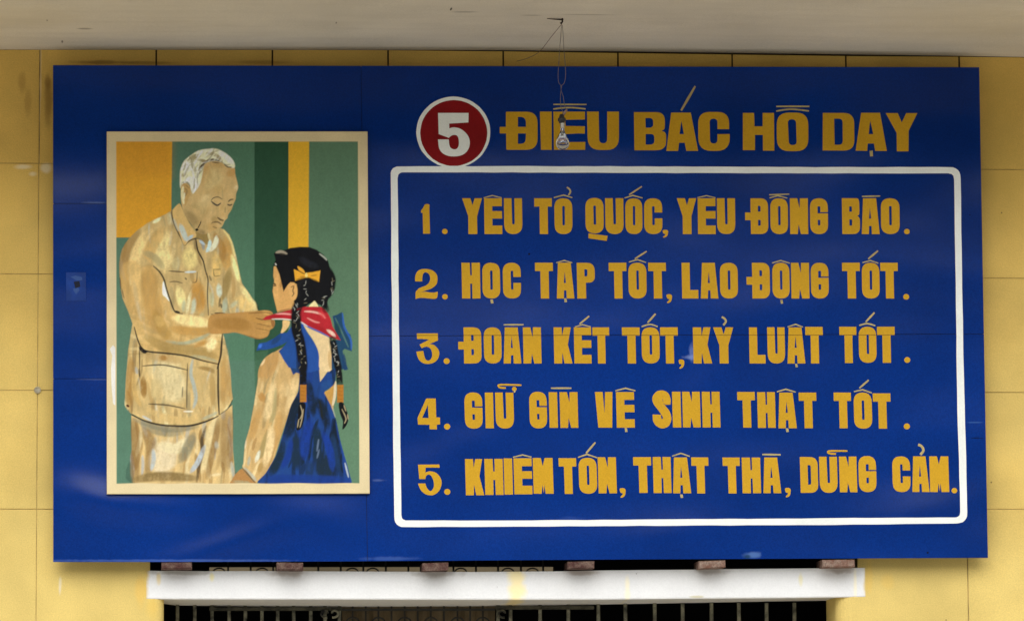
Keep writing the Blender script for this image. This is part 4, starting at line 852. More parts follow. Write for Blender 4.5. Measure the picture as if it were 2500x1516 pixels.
for z, p, w_, y, a_ in [('4', [(460, 395), (520, 450), (570, 530), (600, 640), (640, 760), (690, 880), (770, 905)], 4.2, 720, .8), ('4', [(690, 880), (740, 890)], 5, 760, .9), ('4', [(100, 520), (110, 640)], 3, 700, .6), ('4', [(120, 640), (145, 740)], 2.5, 720, .5),
                    ('4', [(255, 1050), (290, 1180), (340, 1280), (420, 1312), (560, 1325), (800, 1355), (1000, 1410), (1160, 1445)], 4.2, 850, .85), ('4', [(310, 1260), (350, 1305), (390, 1312)], 9, 850, .95),
                    ('4', [(310, 1290), (312, 1494)], 3, 870, .7), ('4', [(1188, 950), (1190, 1110)], 2.5, 790, .75), ('4', [(1200, 1120), (1190, 1250), (1180, 1360), (1145, 1494)], 5, 860, .85), ('4', [(1190, 1112), (1300, 1100)], 3.4, 810, .7),
                    ('4', [(625, 447), (790, 458)], 2.6, 660, .8), ('4', [(635, 565), (700, 560), (770, 578)], 2.2, 690, .7), ('4', [(930, 460), (920, 560), (880, 568)], 2.2, 690, .6), ('4', [(800, 520), (815, 540)], 4, 680, .6),
                    ('4', [(918, 110), (935, 220), (990, 330), (1020, 450), (1045, 540), (1040, 700), (1050, 920)], 3.4, 680, .75), ('4', [(1100, 430), (1180, 430)], 2.2, 660, .5), ('4', [(1105, 430), (1115, 500), (1180, 495)], 2.2, 660, .5),
                    ('4', [(1060, 500), (1080, 550)], 5, 680, .45), ('4', [(1175, 740), (1165, 830)], 5, 740, .5), ('4', [(1185, 800), (1190, 840)], 5, 745, .6), ('4', [(1120, 900), (1230, 905)], 5, 765, .75), ('4', [(1080, 910), (1190, 940)], 3.2, 765, .75),
                    ('2', [(768, 925), (775, 1010), (820, 1130), (870, 1230), (905, 1310)], 4, 580, .75), ('2', [(915, 1310), (960, 1260), (1040, 1232), (1100, 1245), (1150, 1290)], 3.4, 595, .8), ('2', [(870, 860), (905, 960), (960, 1060), (1020, 1160)], 3, 530, .5),
                    ('2', [(1030, 1240), (1060, 1380), (1120, 1490)], 3, 610, .75), ('5', [(315, 175), (520, 165), (760, 215)], 3.2, 895, .75), ('5', [(760, 150), (752, 400), (750, 590)], 3.4, 930, .55), ('5', [(375, 548), (560, 560), (735, 595)], 3.6, 990, .65),
                    ('5', [(712, 380), (705, 480)], 3.2, 960, .5), ('5', [(1062, 150), (1060, 400), (1070, 650)], 4.6, 960, .85), ('5', [(200, 650), (330, 712), (480, 752), (650, 766), (800, 760), (950, 718), (1060, 668)], 4.6, 1030, .88),
                    ('5', [(1080, 650), (1160, 590), (1200, 510)], 3.4, 1000, .45), ('5', [(282, 200), (285, 280)], 4, 910, .7)]:
    st(z, p, w_, LN, y, a_, soft=1.2)
st('4', [(800, 460), (915, 455)], 5, (176, 186, 186), 670, .9); st('5', [(720, 622), (810, 622)], 3.6, (235, 228, 205), 1000, .9); st('5', [(158, 560), (180, 575)], 6, (110, 30, 20), 990, .9)
contrast(coat, 1.45, (.90, .92, .93)); contrast(pants, 1.3, (.91, .92, .94))
# neck, collar
fill('2', [(1030, 1160), (1160, 1170), (1180, 1270), (1150, 1300), (1080, 1240), (1030, 1220)], (128, 108, 62), 590, soft=2)
fill('2', [(850, 850), (880, 900), (960, 1060), (1040, 1200), (960, 1250), (905, 1310), (860, 1200), (790, 1030), (775, 935), (800, 890)], (176, 148, 92), 560, soft=1.6, brush=.12)
st('2', [(860, 1080), (900, 1180), (930, 1260)], 13, (160, 168, 158), 580, .85, soft=2.5); st('2', [(1000, 1200), (930, 1250)], 8, (150, 168, 172), 590, .8); st('2', [(790, 1020), (840, 1150)], 6, (160, 158, 140), 570, .7)
st('2', [(1190, 1250), (1180, 1330), (1150, 1380)], 9, (168, 190, 188), 600, .9, soft=2); st('2', [(1260, 1210), (1250, 1290), (1190, 1370)], 12, (196, 196, 168), 600, .9, soft=2.2); st('2', [(1170, 1170), (1185, 1250)], 6, (190, 176, 128), 590, .8)
st('2', [(1080, 1250), (1110, 1300), (1120, 1360)], 8, (120, 124, 124), 600, .7); st('2', [(1075, 1260), (1130, 1300)], 6, (160, 178, 190), 600, .7)
# head
face = [(225, 560), (230, 480), (300, 350), (450, 260), (700, 230), (870, 290), (922, 375), (930, 450), (962, 580), (967, 640), (942, 710), (935, 780), (905, 850), (880, 920), (838, 985), (828, 1030), (795, 1060), (778, 1100), (752, 1145), (700, 1172), (655, 1190), (590, 1222), (510, 1240), (440, 1210), (360, 1110), (270, 980), (235, 860), (222, 760)]
fill('3', face, (158, 134, 88), 470, soft=1.4, brush=.07)
clip_to('3', face)
for p, w_, c, y, a_ in [([(560, 350), (540, 460), (520, 580)], 13, (150, 108, 52), 430, .8), ([(700, 420), (650, 520), (700, 600)], 36, (158, 144, 98), 440, .65), ([(860, 400), (900, 480)], 16, (150, 108, 54), 430, .8), ([(620, 320), (780, 350)], 10, (140, 108, 58), 405, .6),
                    ([(520, 750), (560, 790)], 16, (176, 160, 116), 485, .8), ([(480, 880), (560, 900)], 24, (150, 130, 82), 500, .6), ([(420, 820), (440, 900)], 18, (126, 108, 62), 500, .5), ([(760, 960), (800, 1010)], 9, (168, 136, 82), 525, .8),
                    ([(740, 880), (780, 900)], 12, (160, 132, 78), 510, .7), ([(270, 960), (420, 1150)], 22, (112, 96, 60), 540, .7), ([(560, 1130), (700, 1160)], 14, (160, 126, 70), 550, .7), ([(430, 1210), (540, 1235)], 10, (78, 66, 42), 570, .7),
                    ([(640, 660), (800, 660)], 14, (152, 122, 68), 465, .5), ([(945, 600), (950, 660)], 6, (176, 166, 130), 460, .8), ([(440, 950), (500, 1050)], 30, (132, 112, 72), 530, .3), ([(860, 900), (880, 930)], 8, (150, 122, 62), 510, .7), ([(680, 1010), (640, 1080)], 10, (128, 106, 58), 535, .7)]:
    st('3', p, w_*1.5, c, y, a_*.62, soft=5.5)
CLIP[0] = None
scatter(tp('3', face), 70, [(160, 136, 88), (150, 120, 70), (134, 112, 66), (168, 150, 106)], 480, (3, 7), (10, 30), (60, 110), (.12, .3), 31)
fill('3', [(255, 880), (300, 860), (420, 1000), (560, 1120), (540, 1225), (440, 1215), (360, 1110), (285, 990)], (124, 104, 64), 530, soft=8, al=.25)
fill('3', [(560, 730), (640, 760), (600, 860), (500, 900), (430, 850), (470, 760)], (168, 148, 102), 490, soft=7, al=.5)
contrast(tp("3", face), 1.2, (1.0, 1.01, 1.03))
DKL = (40, 30, 24)
for p, w_, y, a_, c in [([(615, 800), (650, 765), (710, 755), (760, 785)], 2.2, 485, .75, DKL), ([(620, 812), (660, 845), (700, 862), (740, 835)], 3.6, 500, .9, (34, 34, 38)), ([(840, 815), (870, 790), (905, 785)], 3.2, 488, .75, DKL), ([(830, 850), (860, 862), (890, 850)], 3.4, 500, .85, (44, 38, 34)),
                    ([(700, 1020), (740, 1050), (780, 1060)], 4, 535, .8, (58, 44, 28)), ([(800, 880), (800, 960)], 3, 515, .35, (90, 66, 34)), ([(640, 1085), (700, 1080), (745, 1105)], 3.6, 545, .7, (70, 52, 32)), ([(640, 1140), (690, 1160)], 3.4, 555, .5, (70, 54, 34)),
                    ([(620, 1100), (640, 1080)], 2.2, 545, .5, DKL), ([(760, 640), (770, 780)], 2.5, 470, .2, DKL)]:
    st('3', p, w_*1.1, c, y, min(1, a_*1.05), soft=1.0)
hair = [(215, 640), (208, 500), (215, 400), (260, 290), (350, 212), (450, 150), (560, 130), (680, 125), (780, 170), (870, 240), (920, 310), (922, 372), (860, 368), (800, 335), (740, 298), (640, 285), (570, 300), (525, 340), (510, 420), (500, 480), (480, 560), (440, 640), (378, 712), (345, 640), (300, 585), (255, 580)]
fill('3', hair, (176, 170, 140), 420, soft=1.8, brush=.10); clip_to('3', hair)
for p, w_, c, a_ in [([(300, 340), (380, 240), (470, 220)], 12, (140, 132, 98), .8), ([(400, 290), (470, 280), (560, 300)], 9, (132, 120, 84), .85), ([(460, 400), (500, 350), (600, 280), (700, 290), (800, 340)], 8, (92, 80, 56), .85), ([(560, 180), (680, 210), (760, 290)], 8, (140, 128, 92), .8),
                 ([(430, 180), (560, 150), (680, 150)], 9, (196, 188, 154), .7), ([(700, 160), (820, 230), (900, 320)], 14, (204, 194, 158), .85), ([(240, 420), (300, 370), (400, 360)], 20, (190, 184, 154), .7), ([(230, 480), (280, 460)], 8, (146, 134, 96), .7),
                 ([(480, 380), (440, 460), (420, 520)], 7, (120, 116, 96), .75), ([(300, 520), (400, 560), (400, 660)], 18, (186, 186, 164), .8), ([(340, 620), (300, 570), (240, 570)], 6, (104, 96, 72), .7), ([(420, 600), (390, 690)], 6, (200, 200, 180), .8), ([(420, 285), (490, 300)], 5, (196, 186, 148), .8)]:
    st('3', p, w_, c, 415, a_, soft=1.8)
CLIP[0] = None
hp = tp('3', hair); scatter(hp, 60, [(206, 200, 172), (186, 180, 150), (140, 132, 98), (120, 112, 84), (216, 210, 186)], 430, (2.5, 5), (14, 36), (100, 175), (.3, .65), 21, (440, 360, 560, 420)); scatter(hp, 40, [(206, 202, 176), (190, 186, 160), (132, 124, 92)], 430, (2.5, 5), (14, 36), (70, 120), (.3, .65), 22, (438, 395, 490, 475))
contrast(hp, 1.5, (.97, .98, .98))
for p, w_ in (([(630, 300), (720, 312)], 3), ([(790, 330), (830, 362), (880, 368)], 3.4)): st('3', p, w_, (60, 50, 36), 400, .8, soft=1)
fill('3', [(225, 640), (240, 590), (290, 575), (340, 620), (350, 690), (320, 780), (285, 860), (255, 850), (230, 770)], (150, 122, 74), 470, soft=1.6)
st('3', [(250, 620), (240, 720), (260, 840)], 7, (186, 172, 134), 470, .85); st('3', [(275, 640), (300, 680), (280, 740)], 5, (110, 88, 52), 470, .7); st('3', [(270, 700), (262, 780)], 4, (190, 176, 150), 470, .8); st('3', [(285, 600), (335, 640)], 2.4, (96, 82, 54), 470, .6)
st('3', [(485, 1068), (470, 1110), (440, 1165)], 2.2, (10, 8, 6), 540, 1, soft=.7); st('3', [(415, 1178), (445, 1182)], 6, (10, 8, 6), 560, 1, soft=.8)
# hand holding the scarf
hand = [(-160, 925), (60, 900), (160, 888), (260, 880), (350, 875), (420, 868), (480, 875), (510, 905), (470, 935), (520, 965), (532, 1010), (515, 1055), (480, 1080), (468, 1120), (440, 1155), (370, 1175), (300, 1165), (200, 1130), (100, 1105), (0, 1115), (-170, 1108)]
fill('6', hand, (174, 132, 72), 790, soft=1.6, brush=.08); clip_to('6', hand)
for p, w_, c, a_ in [([(-120, 1010), (100, 1010), (260, 1040)], 30, (150, 110, 50), .6), ([(200, 920), (300, 960), (420, 990)], 14, (180, 136, 70), .6), ([(400, 885), (480, 905)], 10, (196, 154, 86), .8), ([(400, 1020), (500, 1010)], 9, (188, 146, 80), .7), ([(380, 1080), (470, 1070)], 9, (186, 144, 78), .7), ([(360, 1140), (440, 1130)], 8, (180, 138, 74), .7),
                 ([(500, 960), (520, 1050)], 8, (120, 70, 36), .6), ([(250, 900), (420, 890), (500, 905)], 2.4, (80, 54, 26), .7), ([(330, 950), (400, 968), (500, 960)], 3, (72, 46, 22), .75), ([(340, 1010), (480, 1040)], 2.6, (90, 60, 28), .6), ([(330, 1060), (470, 1085)], 2.6, (90, 60, 28), .55), ([(200, 1130), (370, 1176), (450, 1150)], 3, (96, 64, 30), .7)]:
    st('6', p, w_, c, 790, a_, soft=1.6)
CLIP[0] = None

# ----- girl seen from behind
BLU, BLD, BLG = (28, 66, 132), (16, 34, 52), (24, 52, 96)
fill('7', [(555, 0), (500, 30), (440, 60), (390, 100), (345, 170), (325, 240), (320, 330), (305, 420), (290, 520), (265, 650), (240, 780), (200, 920), (190, 1000), (180, 1130), (175, 1180), (290, 1325), (330, 1300), (400, 1230), (480, 1090), (540, 900), (600, 720), (640, 600), (700, 480), (730, 320), (735, 100), (700, -60)], (208, 172, 112), 980, soft=1.6, brush=.14)
# far sleeve and back of the blouse
fill('7', [(920, 0), (1050, 0), (1060, 130), (1000, 240), (935, 330), (920, 200)], (216, 190, 138), 890, soft=1.4)
fill('7', [(1085, 320), (1090, 420), (1070, 560), (1050, 620), (1010, 520), (975, 440), (1030, 400)], (196, 150, 76), 970, soft=1.4); st('7', [(1086, 330), (1080, 460), (1060, 560)], 7, (222, 208, 172), 960, .9)
SLEEVE = tp('7', [(555, 0), (500, 30), (440, 60), (390, 100), (345, 170), (325, 240), (320, 330), (305, 420), (290, 520), (265, 650), (240, 780), (200, 920), (190, 1000), (180, 1130), (175, 1180), (290, 1325), (330, 1300), (400, 1230), (480, 1090), (540, 900), (600, 720), (640, 600), (700, 480), (730, 320), (735, 100), (700, -60)])
scatter(SLEEVE, 80, [(228, 208, 156), (218, 184, 126), (178, 134, 74), (196, 152, 88), (160, 148, 104)], 1010, (4, 9), (24, 80), (92, 112), (.25, .55), 9)
clip_to('7', [(555, 0), (500, 30), (440, 60), (390, 100), (345, 170), (325, 240), (320, 330), (305, 420), (290, 520), (265, 650), (240, 780), (200, 920), (190, 1000), (180, 1130), (175, 1180), (290, 1325), (330, 1300), (400, 1230), (480, 1090), (540, 900), (600, 720), (640, 600), (700, 480), (730, 320), (735, 100), (700, -60)])
for p, w_, c, a_ in [([(520, 60), (400, 200), (380, 300)], 40, (202, 154, 88), .6), ([(385, 100), (350, 170)], 8, (226, 200, 150), .8), ([(340, 440), (380, 520)], 16, (196, 142, 70), .6), ([(480, 330), (440, 560), (400, 700)], 22, (222, 196, 142), .75), ([(590, 330), (560, 480)], 20, (218, 186, 128), .7), ([(700, 260), (660, 460), (610, 640)], 20, (224, 194, 138), .75),
                 ([(500, 400), (480, 640), (440, 730)], 10, (176, 164, 112), .6), ([(330, 600), (290, 760), (250, 900)], 18, (206, 160, 92), .6), ([(540, 640), (500, 860), (420, 1050)], 22, (206, 160, 92), .6), ([(420, 820), (370, 1000), (330, 1080)], 16, (166, 150, 94), .6), ([(450, 780), (440, 960), (390, 1150)], 20, (228, 200, 146), .8),
                 ([(340, 1010), (300, 1120)], 9, (214, 212, 186), .85), ([(240, 1070), (225, 1150)], 7, (180, 184, 164), .75), ([(200, 900), (192, 980)], 6, (216, 208, 178), .8), ([(190, 1180), (260, 1250), (300, 1300)], 7, (180, 184, 168), .8), ([(360, 1130), (330, 1220)], 12, (190, 150, 80), .6)]:
    st('7', p, w_, c, 1010, a_, soft=2.4, brush=.12)
CLIP[0] = None
fill('7', [(180, 1185), (110, 1230), (70, 1290), (60, 1340), (300, 1340), (270, 1290)], (190, 140, 80), 1165, soft=1.6); st('7', [(75, 1310), (180, 1320), (240, 1325)], 8, (180, 172, 130), 1170, .6)
st('7', [(165, 1180), (230, 1250), (290, 1320)], 3.4, (120, 116, 90), 1160, .7)
contrast(SLEEVE, 1.5, (.97, .98, .98))
# blue pinafore
dress = [(735, 250), (725, 420), (650, 560), (610, 700), (560, 880), (500, 1060), (400, 1230), (320, 1310), (330, 1345), (1250, 1345), (1240, 1290), (1200, 1150), (1130, 900), (1090, 700), (1040, 560), (975, 440), (985, 420), (1060, 370), (1085, 320), (1100, 120), (1090, 0), (1060, -40), (1050, 120), (1020, 220), (935, 330), (925, 200), (900, 0), (700, -60), (580, -20), (525, 30), (590, 110), (640, 190), (668, 262), (700, 240)]
fill('7', dress, BLU, 1000, soft=1.6, brush=.16, smooth=False); 
scatter(tp('7', dress), 60, [(18, 40, 66), (22, 58, 140), (30, 72, 160), (14, 28, 44), (26, 60, 116)], 1030, (4, 11), (24, 80), (84, 104), (.35, .75), 12)
scatter(tp('7', dress), 26, [(12, 28, 46), (14, 34, 50)], 1030, (5, 12), (40, 100), (84, 104), (.5, .85), 13, (700, 1040, 860, 1175))
clip_to('7', dress)
for p, w_, c, a_ in [([(620, 60), (680, 180), (700, 230)], 22, (32, 66, 110), .7), ([(740, 330), (700, 560), (640, 740), (600, 880)], 34, BLD, .85), ([(900, 20), (880, 200)], 8, (18, 44, 70), .7), ([(820, 330), (850, 520), (870, 660)], 20, BLD, .8), ([(900, 500), (960, 600), (1010, 780)], 22, BLD, .85), ([(560, 900), (520, 1080), (450, 1240)], 26, (22, 44, 60), .9),
                 ([(700, 860), (690, 1000), (710, 1180)], 22, (22, 46, 70), .85), ([(900, 780), (910, 960), (890, 1100)], 22, (22, 46, 66), .85), ([(840, 1120), (820, 1290)], 20, (26, 54, 92), .8), ([(960, 1050), (980, 1180), (960, 1270)], 44, (24, 44, 62), .9), ([(1060, 860), (1080, 1050), (1120, 1190)], 18, (24, 54, 92), .8),
                 ([(650, 900), (620, 1060), (560, 1180)], 14, (20, 56, 140), .8), ([(840, 700), (790, 900), (780, 1080)], 24, (20, 58, 146), .75), ([(970, 830), (1030, 1000), (1060, 1200)], 18, (20, 58, 146), .75), ([(1100, 720), (1160, 960), (1210, 1200)], 12, (28, 68, 150), .8), ([(400, 1290), (700, 1290), (1230, 1300)], 22, (20, 56, 136), .7),
                 ([(1040, 330), (960, 400)], 22, (34, 78, 140), .7), ([(930, 520), (960, 700)], 5, (30, 34, 24), .8), ([(920, 900), (905, 1010)], 3, (130, 150, 180), .8), ([(925, 1000), (905, 1080)], 3, (130, 150, 180), .7), ([(780, 60), (800, 240)], 22, (30, 74, 140), .6)]:
    st('7', p, w_, c, 1050, a_, soft=2.6, brush=.1)
CLIP[0] = None
st('7', [(1180, 1130), (1215, 1270)], 4, (200, 212, 216), 1150, .85); st('7', [(1050, 560), (1085, 680)], 3, (190, 190, 170), 1000, .6)
# wing sleeves and straps
fill('6', [(660, 1110), (600, 1110), (520, 1170), (440, 1210), (360, 1225), (335, 1300), (380, 1290), (440, 1290), (520, 1270), (610, 1235), (665, 1205), (585, 1320), (620, 1390), (680, 1480), (760, 1494), (760, 1100), (720, 1030)], (30, 72, 140), 850, soft=1.4, smooth=False, brush=.12)
st('6', [(390, 1230), (360, 1270)], 8, (60, 110, 200), 845, .8); st('6', [(600, 1130), (500, 1230)], 12, (26, 56, 92), 835, .6)
fill('6', [(830, 1000), (870, 1090), (940, 1190), (990, 1280), (1015, 1400), (1015, 1500), (820, 1500), (800, 1100)], (34, 76, 150), 870, soft=1.4, brush=.12)
fill('6', [(840, 1010), (960, 1060), (1100, 1150), (1135, 1240), (1145, 1500), (1015, 1500), (1005, 1330), (950, 1200), (870, 1080)], (222, 196, 146), 860, soft=1.4, brush=.1)
st('6', [(1120, 1300), (1130, 1494)], 10, (200, 160, 100), 870, .6)
fill('6', [(1150, 930), (1200, 915), (1250, 885), (1272, 1000), (1290, 1090), (1345, 1130), (1350, 1200), (1357, 1308), (1280, 1280), (1260, 1300), (1270, 1400), (1320, 1500), (1140, 1500), (1140, 1200), (1220, 1180), (1180, 1080)], (28, 66, 96), 830, soft=1.4, smooth=False, brush=.12)
st('6', [(1258, 900), (1275, 1040), (1345, 1180), (1352, 1290)], 5, (44, 92, 170), 820, .9); st('6', [(1180, 950), (1240, 1080), (1320, 1260)], 4, (90, 130, 110), 820, .6); st('6', [(1190, 1000), (1220, 1150)], 14, (24, 60, 60), 820, .6); st('7', [(1165, 60), (1180, 180), (1195, 210)], 10, (24, 60, 100), 890, .9)
# bare neck and face
fill('6', [(520, 400), (545, 390), (600, 460), (620, 640), (660, 560), (760, 540), (790, 700), (760, 800), (700, 860), (560, 890), (545, 830), (520, 730), (508, 660), (520, 600), (530, 570), (515, 500)], (196, 150, 88), 720, soft=1.4, smooth=False)
fill('6', [(620, 975), (690, 985), (680, 1040), (630, 1100), (596, 1108), (615, 1040)], (214, 180, 120), 810, soft=1.4)
st('6', [(560, 500), (540, 640), (560, 760)], 12, (206, 160, 96), 700, .6); st('6', [(518, 580), (540, 592)], 4, (30, 24, 20), 690, .9); st('6', [(515, 605), (545, 604)], 3, (30, 24, 20), 695, .9); st('6', [(560, 880), (700, 850)], 3, (130, 80, 50), 755, .7); st('6', [(600, 560), (590, 620)], 6, (160, 112, 56), 700, .6)
# hair mass
fill('6', [(520, 260), (560, 232), (640, 222), (700, 200), (800, 188), (900, 190), (980, 220), (1050, 270), (1100, 330), (1125, 420), (1160, 500), (1178, 560), (1160, 640), (1120, 700), (1095, 780), (1090, 860), (1040, 820), (985, 800), (960, 772), (900, 800), (860, 830), (840, 850), (760, 850), (735, 770), (775, 700), (770, 590), (700, 566), (660, 610), (625, 668), (604, 580), (580, 480), (545, 400), (520, 380), (508, 440), (512, 390), (540, 330)], (9, 10, 13), 700, soft=1.4, smooth=False, brush=.3)
st('6', [(545, 250), (600, 240), (660, 262)], 7, (150, 140, 120), 620, .8); st('6', [(580, 262), (640, 268)], 4, (50, 44, 36), 620, .9); st('6', [(1010, 262), (1060, 300), (1090, 332)], 4, (160, 164, 150), 630, .8); st('6', [(800, 310), (900, 370), (990, 400)], 16, (24, 26, 32), 650, .8, soft=3); st('6', [(535, 365), (548, 385)], 3, (190, 190, 180), 645, .8)
st('6', [(880, 480), (780, 620), (790, 740)], 10, (22, 22, 24), 690, .7, soft=3)
# ear
fill('6', [(665, 620), (690, 580), (740, 572), (770, 620), (772, 700), (750, 755), (705, 750), (690, 700)], (204, 158, 94), 700, soft=1.3); st('6', [(705, 620), (735, 610), (725, 660), (735, 690), (715, 720)], 3, (90, 60, 34), 700, .8, soft=.9)
# neck nape + scarf
fill('6', [(895, 830), (935, 785), (962, 770), (1000, 835), (960, 850)], (222, 204, 150), 745, soft=1.3)
scarf = [(400, 965), (440, 930), (540, 905), (620, 885), (700, 860), (760, 850), (850, 830), (940, 828), (1030, 832), (1060, 850), (1100, 900), (1130, 960), (1150, 1040), (1190, 1110), (1238, 1190), (1170, 1170), (1080, 1140), (980, 1095), (880, 1050), (800, 990), (700, 970), (600, 960), (520, 960), (430, 972)]
fill('6', scarf, (166, 34, 42), 770, soft=1.4, smooth=False, brush=.14); clip_to('6', scarf)
for p, w_, c, a_ in [([(540, 905), (640, 905), (720, 915)], 4, (232, 160, 150), .85), ([(850, 880), (940, 885), (1030, 910), (1070, 950)], 5, (232, 176, 160), .85), ([(880, 950), (960, 990), (1010, 1000)], 4, (226, 150, 140), .75), ([(1090, 1080), (1140, 1110), (1180, 1150)], 8, (236, 190, 170), .85), ([(900, 1010), (1040, 1080), (1100, 1130)], 12, (150, 26, 32), .6), ([(480, 940), (600, 935)], 8, (150, 22, 28), .6), ([(1000, 870), (1080, 960)], 12, (200, 52, 58), .6)]:
    st('6', p, w_, c, 775, a_, soft=1.6)
CLIP[0] = None
st('6', [(500, 962), (620, 962), (720, 972)], 3, (226, 222, 210), 780, .8); st('6', [(800, 995), (900, 1050), (1010, 1100), (1110, 1150)], 4, (60, 100, 170), 800, .9); st('6', [(800, 985), (880, 1040)], 3, (220, 220, 210), 790, .8)
# plaits
BK = (9, 10, 13)
for z, p, w_ in [('6', [(800, 780), (765, 860), (760, 960), (765, 1080), (800, 1200), (820, 1340), (830, 1494)], 24), ('7', [(745, 0), (770, 120), (768, 240), (768, 360)], 17),
              ('6', [(1150, 1180), (1170, 1300), (1190, 1400), (1215, 1494)], 17), ('7', [(1070, 0), (1100, 120), (1120, 240), (1130, 360)], 15), ('6', [(1110, 440), (1150, 540), (1130, 660), (1060, 760), (1080, 860)], 16)]:
    st(z, p, w_, BK, 820, 1, soft=1.6, brush=.3, taper=False)
for z, p in [('6', [(870, 570), (850, 640), (880, 700), (850, 790)]), ('6', [(770, 800), (745, 860), (790, 920), (750, 1000), (790, 1080), (780, 1190), (820, 1260), (810, 1340), (850, 1430)]), ('7', [(740, 20), (770, 80), (740, 190)]), ('6', [(1155, 1180), (1180, 1280), (1170, 1360), (1210, 1440)]), ('7', [(1085, 20), (1080, 100), (1120, 170), (1110, 280)]), ('6', [(1160, 540), (1150, 630), (1140, 680)]), ('6', [(1070, 720), (1040, 760), (1050, 810)])]:
    P = spline(tp(z, p), 4)
    for i, (x, y) in enumerate(P):
        if i % 2 == 0 or rng.rand() < .4:
            q = rng.rand()*math.pi; l = 2.2+rng.rand()*3.2; dx, dy = math.cos(q)*l, math.sin(q)*l; ox = rng.uniform(-3.5, 3.5)
            st('0', [(x-dx+ox, y-dy), (x+dx+ox, y+dy)], 1.9, (168, 168, 160) if rng.rand() < .6 else (120, 112, 88), 800, .7, soft=.9)
for a_, b_ in (((736, 360), (800, 530)), ((1102, 360), (1166, 535))):
    fill('7', [a_, (b_[0], a_[1]), b_, (a_[0], b_[1])], (176, 116, 40), 960, soft=1.2, smooth=False)
    for k in range(4): yy = a_[1]+25+k*38; st('7', [(a_[0]+6, yy), (b_[0]-8, yy+4)], 1.6, (150, 92, 24), 960, .7, soft=.8)
fill('7', [(735, 540), (790, 545), (785, 640), (765, 750), (735, 800), (700, 800), (715, 700), (720, 600)], BK, 1020, soft=1.4); fill('7', [(1120, 540), (1165, 540), (1200, 620), (1215, 690), (1195, 760), (1155, 800), (1160, 720), (1130, 640)], BK, 1020, soft=1.2)
for p in ([(740, 560), (760, 640), (735, 700)], [(770, 600), (755, 700), (735, 780)], [(725, 700), (712, 780)], [(1170, 560), (1190, 620)], [(1150, 600), (1190, 690), (1175, 740)], [(1205, 650), (1212, 700)]): st('7', p, 3, (176, 160, 124), 1020, .85, soft=.9)
# bow
fill('6', [(735, 428), (800, 455), (850, 475), (880, 465), (930, 460), (1020, 442), (1005, 565), (950, 545), (900, 520), (860, 522), (750, 552)], (206, 150, 44), 670, soft=1.2, smooth=False); fill('6', [(775, 395), (830, 425), (855, 470), (800, 455)], (200, 146, 48), 665, soft=1.2)
st('6', [(780, 440), (850, 480)], 3, (70, 48, 16), 670, .8); st('6', [(920, 500), (980, 490)], 3, (130, 90, 24), 670, .7); st('6', [(868, 470), (872, 515)], 6, (222, 190, 110), 670, .9); st('6', [(800, 510), (850, 505)], 3, (150, 104, 30), 670, .7); st('6', [(760, 540), (880, 520), (1000, 560)], 4, (20, 14, 8), 670, .6)
# thin shadowless border where the painter stopped: uneven inner edge of the cream border
fine = 1+(NS[3]-.5)[..., None]*.10+(rng.rand(H_, W_)-.5)[..., None]*.12
IMG *= fine
cream = np.array((.73, .605, .345))
lx = np.interp(gy, (345, 1180), (283.0, 283.8)); rx_ = np.interp(gy, (345, 1180), (874.5, 878.2))
A = np.clip((GX-lx[:, None])/1.5, 0, 1)*np.clip((rx_[:, None]-GX)/1.5, 0, 1)*np.clip((GY-345.3)/1.5, 0, 1)*np.clip((1180.2-GY+np.sin(GX*.05)*.7)/1.5, 0, 1)
IMG = IMG*A[..., None]+cream*(1-A[..., None])
fl = (np.exp(-((GX-283)/5)**2)*((GY > 850) & (GY < 975)))        # flaked white strip at the left border
# build the painted sheet
co = np.zeros((H_, W_, 3))
p00, p10, p01, p11 = [np.array(at(x, y, YP-.0006)) for x, y in ((gx[0], gy[0]), (gx[-1], gy[0]), (gx[0], gy[-1]), (gx[-1], gy[-1]))]
# exact place of every vertex
for_x, for_y = GX, GY
fwn, rtn, upn, cn = [np.array(v) for v in (fw, rt, up, CAM)]
d = fwn+rtn*((GX-1250)/F)[..., None]-upn*((GY-758)/F)[..., None]
co = cn+d*((YP-.0006-cn[1])/d[..., 1])[..., None]
me = bpy.data.meshes.new('painting'); nv = H_*W_
me.vertices.add(nv); me.vertices.foreach_set('co', co.reshape(-1))
idx = np.arange(nv).reshape(H_, W_); q = np.stack([idx[1:, :-1], idx[1:, 1:], idx[:-1, 1:], idx[:-1, :-1]], -1).reshape(-1, 4)
nf = len(q); me.loops.add(nf*4); me.loops.foreach_set('vertex_index', q.reshape(-1).astype(np.int32))
me.polygons.add(nf); me.polygons.foreach_set('loop_start', np.arange(0, nf*4, 4, dtype=np.int32)); 
try: me.polygons.foreach_set('loop_total', np.full(nf, 4, dtype=np.int32))
except Exception: pass
me.update(calc_edges=True); me.validate()
ca = me.color_attributes.new('pigment', 'FLOAT_COLOR', 'POINT')
ca.data.foreach_set('color', np.concatenate([np.clip(IMG, 0, 1), np.ones((H_, W_, 1))], -1).reshape(-1).astype(np.float32))
pm = bpy.data.materials.new('painted_scene'); pm.use_nodes = True; pn = pm.node_tree
pa = pn.nodes.new('ShaderNodeAttribute'); pa.attribute_name = 'pigment'; pb = pn.nodes['Principled BSDF']; pb.inputs['Roughness'].default_value = .6; pb.inputs['Specular IOR Level'].default_value = .12
pn.links.new(pa.outputs['Color'], pb.inputs['Base Color'])
po = bpy.data.objects.new('painting', me); C.objects.link(po); me.materials.append(pm)
put(po, pic); po['label'] = 'painting of a white haired person in a tan suit tying the red scarf of a girl with plaits'

